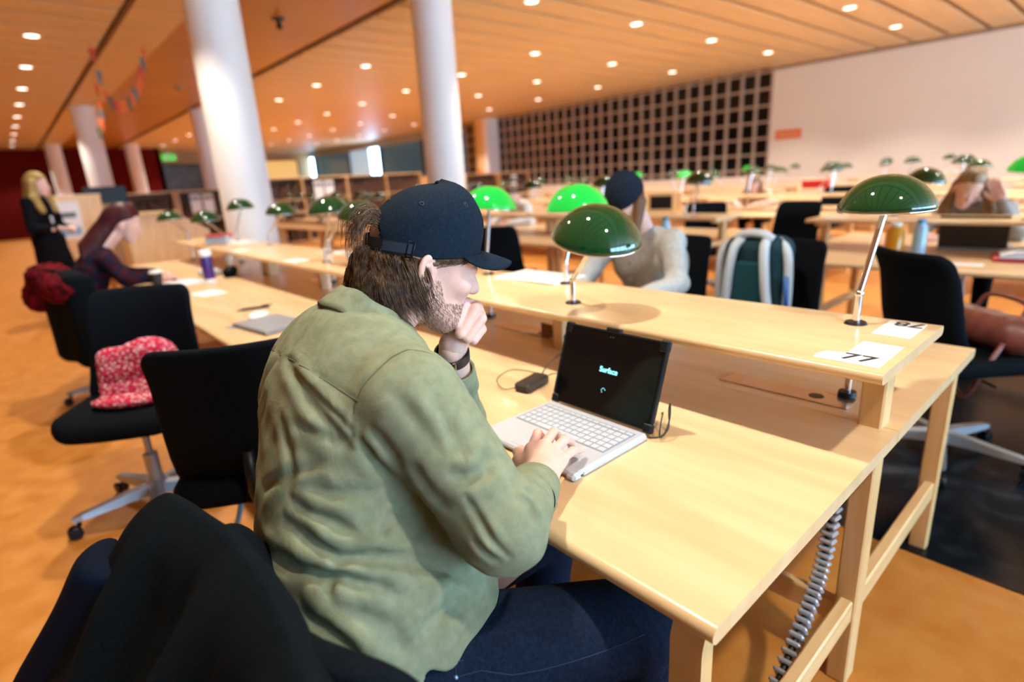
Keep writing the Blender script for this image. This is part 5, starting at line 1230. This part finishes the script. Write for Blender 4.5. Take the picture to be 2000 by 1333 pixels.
def hand_gen(P, W, T, side, curl=0.5, r=1.0, up=None):
    """relaxed hand from wrist W toward T with four fingers and thumb"""
    f = T - W; f = f / np.linalg.norm(f); u = V3(0, 0, 1) if up is None else up; s = np.cross(u, f); s /= np.linalg.norm(s); u = np.cross(f, s); s = s * side
    d = cap(P, W - f * 0.05, W + f * 0.01, 0.027, 0.025)
    d = smin(d, rbox((P - (W + f * 0.05)) @ np.stack([f, s, u], 1), (0, 0, 0), (0.045 * r, 0.040 * r, 0.014), 0.012), 0.015)
    for k, (o, L) in enumerate(((-0.030, 0.062), (-0.010, 0.078), (0.010, 0.085), (0.029, 0.074))):
        a = W + f * 0.088 * r + s * o; b = a + (f * math.cos(curl) - u * math.sin(curl)) * L * 0.5 * r; c = b + (f * math.cos(curl * 2.3) - u * math.sin(curl * 2.3)) * L * 0.5 * r
        d = smin(d, smin(cap(P, a, b, 0.0095, 0.0088), cap(P, b, c, 0.0088, 0.0075), 0.003), 0.005)
    a = W + f * 0.03 + s * 0.036; b = a + f * 0.035 + s * 0.022 - u * 0.01; c = b + f * 0.028 + s * 0.004 - u * 0.006
    return smin(d, smin(cap(P, a, b, 0.0125, 0.0110), cap(P, b, c, 0.0108, 0.0085), 0.003), 0.008)
def make_person(label, base, deg, J, topm, legm, hairm, hairf, skin=None, h=0.008, skirt=False, topf=None, hands=True):
    """J: joints in local metres (x ahead, y left). base: floor point."""
    a = math.radians(deg); R3 = np.array([[math.cos(a), -math.sin(a), 0], [math.sin(a), math.cos(a), 0], [0, 0, 1]]); B = V3(base[0], base[1], 0)
    W = {k: (B + R3 @ V3(*v)) for k, v in J.items() if len(v) == 3 and k not in ('hd',)}
    HR_ = R3 @ eul(*[math.radians(v) for v in J['hd']]); H = W['H']; C = W['C7']
    parts = [(lambda P: head_gen(P, H, HR_, C), H - 0.24, H + 0.20, 0.005)]
    if hands:
        for sd, k in ((1, 'R'), (-1, 'L')):
            w = W['w' + k]; t = W['h' + k]
            u_ = None if abs((t - w)[2]) < 0.6 * np.linalg.norm(t - w) else R3 @ V3(-1, 0, 0)
            parts.append((lambda P, w=w, t=t, sd=sd, u_=u_: hand_gen(P, w, t, sd, J.get('curl', (0.5,))[0], 1.0, u_), w - 0.12, w + 0.17, 0.0045))
    def core(P):
        d = cap(P, W['C7'], W['P'], 0.055, 0.08)
        for k in 'RL':
            d = smin(d, cap(P, W['C7'] + V3(0, 0, -0.04), W['s' + k], 0.04, 0.036), 0.02); d = smin(d, smin(cap(P, W['s' + k], W['e' + k], 0.036, 0.03), cap(P, W['e' + k], W['w' + k], 0.03, 0.024), 0.02), 0.02)
            d = smin(d, smin(cap(P, W['P'], W['k' + k], 0.06, 0.045), cap(P, W['k' + k], W['a' + k], 0.04, 0.03), 0.02), 0.03)
        return d
    q_ = np.array([W[k] for k in ('C7', 'P', 'sR', 'sL', 'eR', 'eL', 'wR', 'wL', 'kR', 'kL', 'aR', 'aL')])
    parts.append((core, q_.min(0) - 0.12, q_.max(0) + 0.12, 0.014))
    body = sdf_obj('person', parts, skin or SKIN); tag(body, label, 'person')
    def top(P):
        c, p = W['C7'], W['P']; sR, sL = W['sR'], W['sL']; m = (c + p) / 2
        Rt = R3 @ eul(0, math.atan2((R3.T @ (c - p))[0], (c - p)[2]), 0)
        wd_ = J.get('wide', (1.0,))[0]
        d = ell(P, p + (c - p) * 0.64, (0.108 * wd_, 0.160 * wd_, 0.20), Rt)
        d = smin(d, ell(P, p + (c - p) * 0.20, (0.105, 0.150, 0.19), Rt), 0.08)
        d = smin(d, cap(P, sR, c + V3(0, 0, -0.045), 0.056, 0.050), 0.05); d = smin(d, cap(P, sL, c + V3(0, 0, -0.045), 0.056, 0.050), 0.05)
        for k in 'RL':
            d = smin(d, smin(cap(P, W['s' + k], W['e' + k], 0.062, 0.050), cap(P, W['e' + k], W['w' + k] + (W['e' + k] - W['w' + k]) * 0.10, 0.048, 0.036), 0.03), 0.03)
        d = d + 0.0035 * np.sin(48 * P[:, 0] + 20 * P[:, 2]) * np.sin(42 * P[:, 2] + 30 * P[:, 1])
        if topf: d = topf(P, d, W, R3, B)
        return smax(d, W['P'][2] - 0.10 - P[:, 2], 0.01)
    pts = np.array([W[k] for k in ('C7', 'P', 'sR', 'sL', 'eR', 'eL', 'wR', 'wL')]); lo, hi = pts.min(0) - 0.24, pts.max(0) + 0.24
    sdf_obj('top', [(top, lo, hi, h)], topm, body)
    def legs(P):
        d = ell(P, W['P'] + V3(0, 0, -0.01), (0.13, 0.165, 0.12), R3)
        if skirt:
            e = cap(P, W['P'] + V3(0, 0, -0.02), (W['kR'] + W['kL']) / 2 + V3(0, 0, -0.12), 0.15, 0.21); d = smin(d, smax(e, ((W['kR'] + W['kL']) / 2)[2] - 0.12 - P[:, 2], 0.01), 0.05)
        for k in 'RL':
            hp = W['P'] + R3 @ V3(0.03, -0.085 if k == 'R' else 0.085, -0.01)
            d = smin(d, smin(cap(P, hp, W['k' + k], 0.085, 0.062), cap(P, W['k' + k], W['a' + k], 0.060, 0.044), 0.02), 0.04)
        return d
    pts = np.array([W[k] for k in ('P', 'kR', 'kL', 'aR', 'aL')])
    sdf_obj('legwear', [(legs, pts.min(0) - 0.26, pts.max(0) + 0.24, 0.011)], legm, body)
    for k in 'RL':
        A = W['a' + k]; fd = R3 @ V3(1, 0, 0)
        f = lambda P, A=A: np.maximum(smin(cap(P, V3(A[0], A[1], 0.045) - fd * 0.05, V3(A[0], A[1], 0.035) + fd * 0.13, 0.042, 0.036), cap(P, V3(A[0], A[1], 0.06), A, 0.045, 0.042), 0.03), 0.003 - P[:, 2])
        sdf_obj('shoe', [(f, V3(A[0] - 0.24, A[1] - 0.24, -0.01), V3(A[0] + 0.24, A[1] + 0.24, A[2] + 0.07), 0.011)], MATS['dark shoe'], body)
    def hair(P):
        Q = (P - H) @ HR_; return hairf(P, Q, W, R3)
    ho = sdf_obj('hair', [(hair, H - V3(0.30, 0.30, 0.62), H + V3(0.30, 0.30, 0.20), 0.007)], hairm, body)
    return body, W, R3, HR_, H
def cap_hair(Q, thick=1.08):
    d = ell(Q, (-0.012, 0, 0.016), (0.098*thick, 0.080*thick, 0.102*thick))
    return smax(d, (Q[:, 0] - 0.055) * 0.8 - (Q[:, 2] - 0.045) * 1.1, 0.015)
def streak(Q, d, A=0.004): return d + A * np.sin(75 * np.arctan2(Q[:, 1], Q[:, 0] + 0.02)) * 0.6
def seated(lean, head, hd, wR, wL, eR, eL, hR, hL, curl=0.5):
    L = 0.47; l = math.radians(lean); P = (0.0, 0.0, 0.58); C = (L * math.sin(l), 0.0, 0.58 + L * math.cos(l))
    return dict(P=P, C7=C, sR=(C[0] + 0.02, -0.155, C[2] - 0.075), sL=(C[0] + 0.02, 0.155, C[2] - 0.075), H=head, hd=hd, wR=wR, wL=wL, eR=eR, eL=eL, hR=hR, hL=hL,
                kR=(0.42, -0.11, 0.545), kL=(0.42, 0.11, 0.545), aR=(0.40, -0.11, 0.10), aL=(0.38, 0.11, 0.10), curl=(curl,))
PLAID = mat('dark plaid flannel', (0.05, 0.008, 0.012), 0.9, col2=(0.012, 0.012, 0.028), scale=26, stretch=(1, 1, 1), detail=1, ramp=(0.44, 0.56), spec=0.1)
DARKT = mat('black trousers', (0.008, 0.009, 0.012), 0.9, spec=0.1)
REDH = mat('dark red hair', (0.030, 0.004, 0.005), 0.5, col2=(0.065, 0.009, 0.010), scale=40, stretch=(1, 1, 0.2), spec=0.2)
def hair_red(P, Q, W, R3):
    d = cap_hair(Q)
    d = smin(d, cap(P, W['H'] + R3 @ V3(-0.075, 0, 0.02), W['C7'] + R3 @ V3(-0.10, -0.02, -0.05), 0.060, 0.075), 0.05)
    d = smin(d, cap(P, W['C7'] + R3 @ V3(-0.10, -0.02, -0.05), W['C7'] + R3 @ V3(-0.17, -0.03, -0.26), 0.075, 0.050), 0.05)
    return d + 0.004 * np.sin(95 * P[:, 1] + 30 * P[:, 0])
make_person('seated red-haired woman in dark plaid shirt writing at the far desk', (0.25, 4.90), -4,
            seated(26, (0.385, 0.0, 1.180), (-6, 22, 0), (0.50, -0.20, 0.775), (0.52, 0.14, 0.775), (0.30, -0.26, 0.80), (0.30, 0.25, 0.80), (0.58, -0.16, 0.76), (0.60, 0.08, 0.76)), PLAID, DARKT, REDH, hair_red)
GREYK = mat('grey wool knit', (0.36, 0.36, 0.34), 0.95, col2=(0.46, 0.46, 0.44), scale=70, bump=0.5, bscale=260, spec=0.1)
NAVYH = mat('dark navy beanie', (0.006, 0.010, 0.018), 0.85, col2=(0.011, 0.018, 0.03), scale=120, spec=0.1)
BRH = mat('long brown hair', (0.085, 0.04, 0.02), 0.45, col2=(0.15, 0.075, 0.035), scale=40, stretch=(1, 1, 0.2), spec=0.15)
def hair_opp(P, Q, W, R3):
    d = smax(ell(Q, (-0.010, 0, 0.0), (0.096, 0.080, 0.10)), Q[:, 2] - 0.0, 0.01); d = smax(d, Q[:, 0] - 0.03, 0.02)
    for s, l in ((1, 0.22),):
        a = W['H'] + R3 @ V3(-0.01, 0.072*s, -0.02); d = smin(d, cap(P, a, a + R3 @ V3(0.04, 0.01*s, -l * 0.7), 0.030, 0.016), 0.03)
    return d + 0.003 * np.sin(110 * P[:, 1] + 40 * P[:, 0])
b_, W_, R_, HRo, Ho = make_person('woman in grey knitted cardigan and dark beanie bent over the desk opposite the man', (2.56, 1.70), 184,
            dict(seated(22, (0.36, 0.01, 1.195), (0, 44, 0), (0.62, -0.08, 0.775), (0.58, 0.20, 0.775), (0.34, -0.24, 0.80), (0.32, 0.27, 0.80), (0.70, -0.03, 0.76), (0.66, 0.12, 0.76)), sR=(0.20, -0.175, 0.975), sL=(0.20, 0.175, 0.975), wide=(1.30,)), GREYK, DARKT, BRH, hair_opp, h=0.007)
def bean(P):
    Q = (P - Ho) @ HRo; d = smax(ell(Q, (-0.012, 0, 0.018), (0.106, 0.088, 0.110)), -(Q[:, 2] - 0.004 + 0.1 * np.clip(-Q[:, 0], -0.05, 0.2)), 0.006)
    return d
bn = sdf_obj('beanie', [(bean, Ho - 0.16, Ho + 0.18, 0.006)], NAVYH, b_)
for k in range(5): MB().ball(tuple(W_['C7'] + R_ @ V3(0.125 - 0.012*k, 0.0, -0.14 - 0.085 * k)), 0.008, 8, 6).build('button', mat('grey button', (0.12, 0.13, 0.14), 0.4), b_, True)
CARD = mat('grey cardigan', (0.24, 0.23, 0.22), 0.95, col2=(0.31, 0.30, 0.29), scale=60, bump=0.4, bscale=240, spec=0.1)
LBH = mat('light brown hair', (0.16, 0.085, 0.035), 0.45, col2=(0.28, 0.15, 0.065), scale=40, stretch=(1, 1, 0.2))
def hair_girl(P, Q, W, R3):
    d = cap_hair(Q)
    for s in (-1, 1):
        a = W['H'] + R3 @ V3(-0.035, 0.080*s, 0.0); m = a + R3 @ V3(0.0, 0.045*s, -0.15); d = smin(d, smin(cap(P, a, m, 0.030, 0.036), cap(P, m, m + R3 @ V3(0.0, 0.01*s, -0.17), 0.036, 0.022), 0.03), 0.03)
    d = smin(d, cap(P, W['H'] + R3 @ V3(-0.07, 0, 0.0), W['C7'] + R3 @ V3(-0.07, 0, -0.12), 0.06, 0.06), 0.04)
    return d + 0.003 * np.sin(110 * P[:, 1] + 40 * P[:, 0])
make_person('young woman in grey cardigan resting her head on her hand at the right-hand desk', (5.42, 0.84), 184,
            seated(30, (0.40, -0.05, 1.085), (18, 26, -12), (0.56, -0.26, 0.775), (0.43, 0.13, 0.985), (0.36, -0.28, 0.79), (0.50, 0.24, 0.775), (0.64, -0.2, 0.76), (0.395, 0.085, 1.08), 0.30), CARD, DARKT, LBH, hair_girl)
WHT = mat('white shirt', (0.66, 0.63, 0.58), 0.85, spec=0.1)
def hair_short(P, Q, W, R3): return streak(Q, cap_hair(Q, 1.06))
make_person('distant person in white shirt reading at a desk right of the cap', (5.30, 5.62), 186, seated(22, (0.32, 0.0, 1.12), (0, 38, 0), (0.60, -0.12, 0.775), (0.60, 0.14, 0.775), (0.34, -0.28, 0.79), (0.34, 0.28, 0.79), (0.68, -0.06, 0.76), (0.68, 0.08, 0.76)), WHT, DARKT, HAIRM, hair_short, h=0.012)
BEI = mat('beige jumper', (0.50, 0.38, 0.28), 0.9, spec=0.1)
make_person('distant person in beige jumper bent below a lit green lamp', (8.40, 3.85), 184, seated(30, (0.36, 0.0, 1.06), (0, 45, 0), (0.58, -0.14, 0.775), (0.58, 0.14, 0.775), (0.34, -0.28, 0.79), (0.34, 0.28, 0.79), (0.66, -0.08, 0.76), (0.66, 0.1, 0.76)), BEI, DARKT, LBH, hair_girl, h=0.012)
BLKD = mat('black dress cloth', (0.004, 0.004, 0.006), 0.9, spec=0.08)
BLH = mat('blonde hair', (0.30, 0.19, 0.055), 0.45, col2=(0.36, 0.23, 0.075), scale=40, stretch=(1, 1, 0.2), spec=0.2)
def hair_blond(P, Q, W, R3):
    d = cap_hair(Q, 1.1)
    for s in (-1, 1):
        a = W['H'] + R3 @ V3(-0.01, 0.08*s, 0.0); m = a + R3 @ V3(0.0, 0.035*s, -0.16); d = smin(d, smin(cap(P, a, m, 0.045, 0.050), cap(P, m, m + R3 @ V3(0.05, -0.005*s, -0.14), 0.050, 0.035), 0.03), 0.03)
    d = smin(d, cap(P, W['H'] + R3 @ V3(-0.07, 0, 0.0), W['C7'] + R3 @ V3(-0.07, 0, -0.14), 0.065, 0.075), 0.04)
    return d + 0.003 * np.sin(110 * P[:, 1] + 40 * P[:, 0])
stand = dict(P=(0, 0, 0.95), C7=(-0.01, 0, 1.42), sR=(0.0, -0.165, 1.36), sL=(0.0, 0.165, 1.36), H=(0.05, 0, 1.565), hd=(10, 6, 0), eR=(0.02, -0.24, 1.08), eL=(0.02, 0.24, 1.08), wR=(0.20, -0.10, 1.06), wL=(0.21, 0.10, 1.05), hR=(0.27, -0.01, 1.06), hL=(0.27, 0.02, 1.05),
             kR=(0.02, -0.09, 0.50), kL=(0.03, 0.09, 0.50), aR=(0.0, -0.09, 0.10), aL=(0.04, 0.10, 0.10), curl=(0.5,))
b_, W_, R_, _, _ = make_person('standing woman with long blonde hair in black dress before the red wall', (0.33, 8.45), -35, stand, BLKD, BLKD, BLH, hair_blond, skirt=True)
MB().box((-0.02, -0.03, -0.04), (0.004, 0.03, 0.04), 0.004).xf(Matrix.Translation(W_['C7'] + R_ @ V3(0.155, -0.06, -0.26))).build('badge', mat('pale badge', (0.5, 0.5, 0.52), 0.5), b_)
# coat and fur over the chair of the red-haired woman
def rc(P):
    Q = (P - V3(0.23, 4.47, 0)) @ eul(math.radians(15), 0, 0)
    d = rbox(Q, (-0.04, 0, 0.62), (0.085, 0.25, 0.30), 0.06)
    return smax(d, 0.32 - P[:, 2], 0.02) + 0.006 * np.sin(22 * Q[:, 1] + 6 * Q[:, 2])
c2_ = sdf_obj('coat', [(rc, (-0.15, 4.05, 0.28), (0.60, 4.95, 1.02), 0.011)], COATM); tag(c2_, 'black coat hung over the chair of the red-haired woman', 'coat')
def rf(P):
    Q = (P - V3(0.23, 4.47, 0)) @ eul(math.radians(15), 0, 0)
    d = smin(ell(Q, (-0.07, 0.12, 0.88), (0.12, 0.17, 0.09)), ell(Q, (-0.10, -0.08, 0.82), (0.09, 0.17, 0.09)), 0.05); d = smin(d, ell(Q, (-0.14, 0.20, 0.76), (0.07, 0.09, 0.10)), 0.04)
    return d + 0.008 * np.sin(70 * P[:, 0]) * np.sin(63 * P[:, 1]) * np.sin(67 * P[:, 2])
sdf_obj('fur_trim', [(rf, (-0.20, 4.0, 0.60), (0.60, 5.0, 1.04), 0.009)], mat('dark red fur', (0.16, 0.006, 0.010), 0.95, col2=(0.03, 0.004, 0.006), scale=30, spec=0.05), c2_)
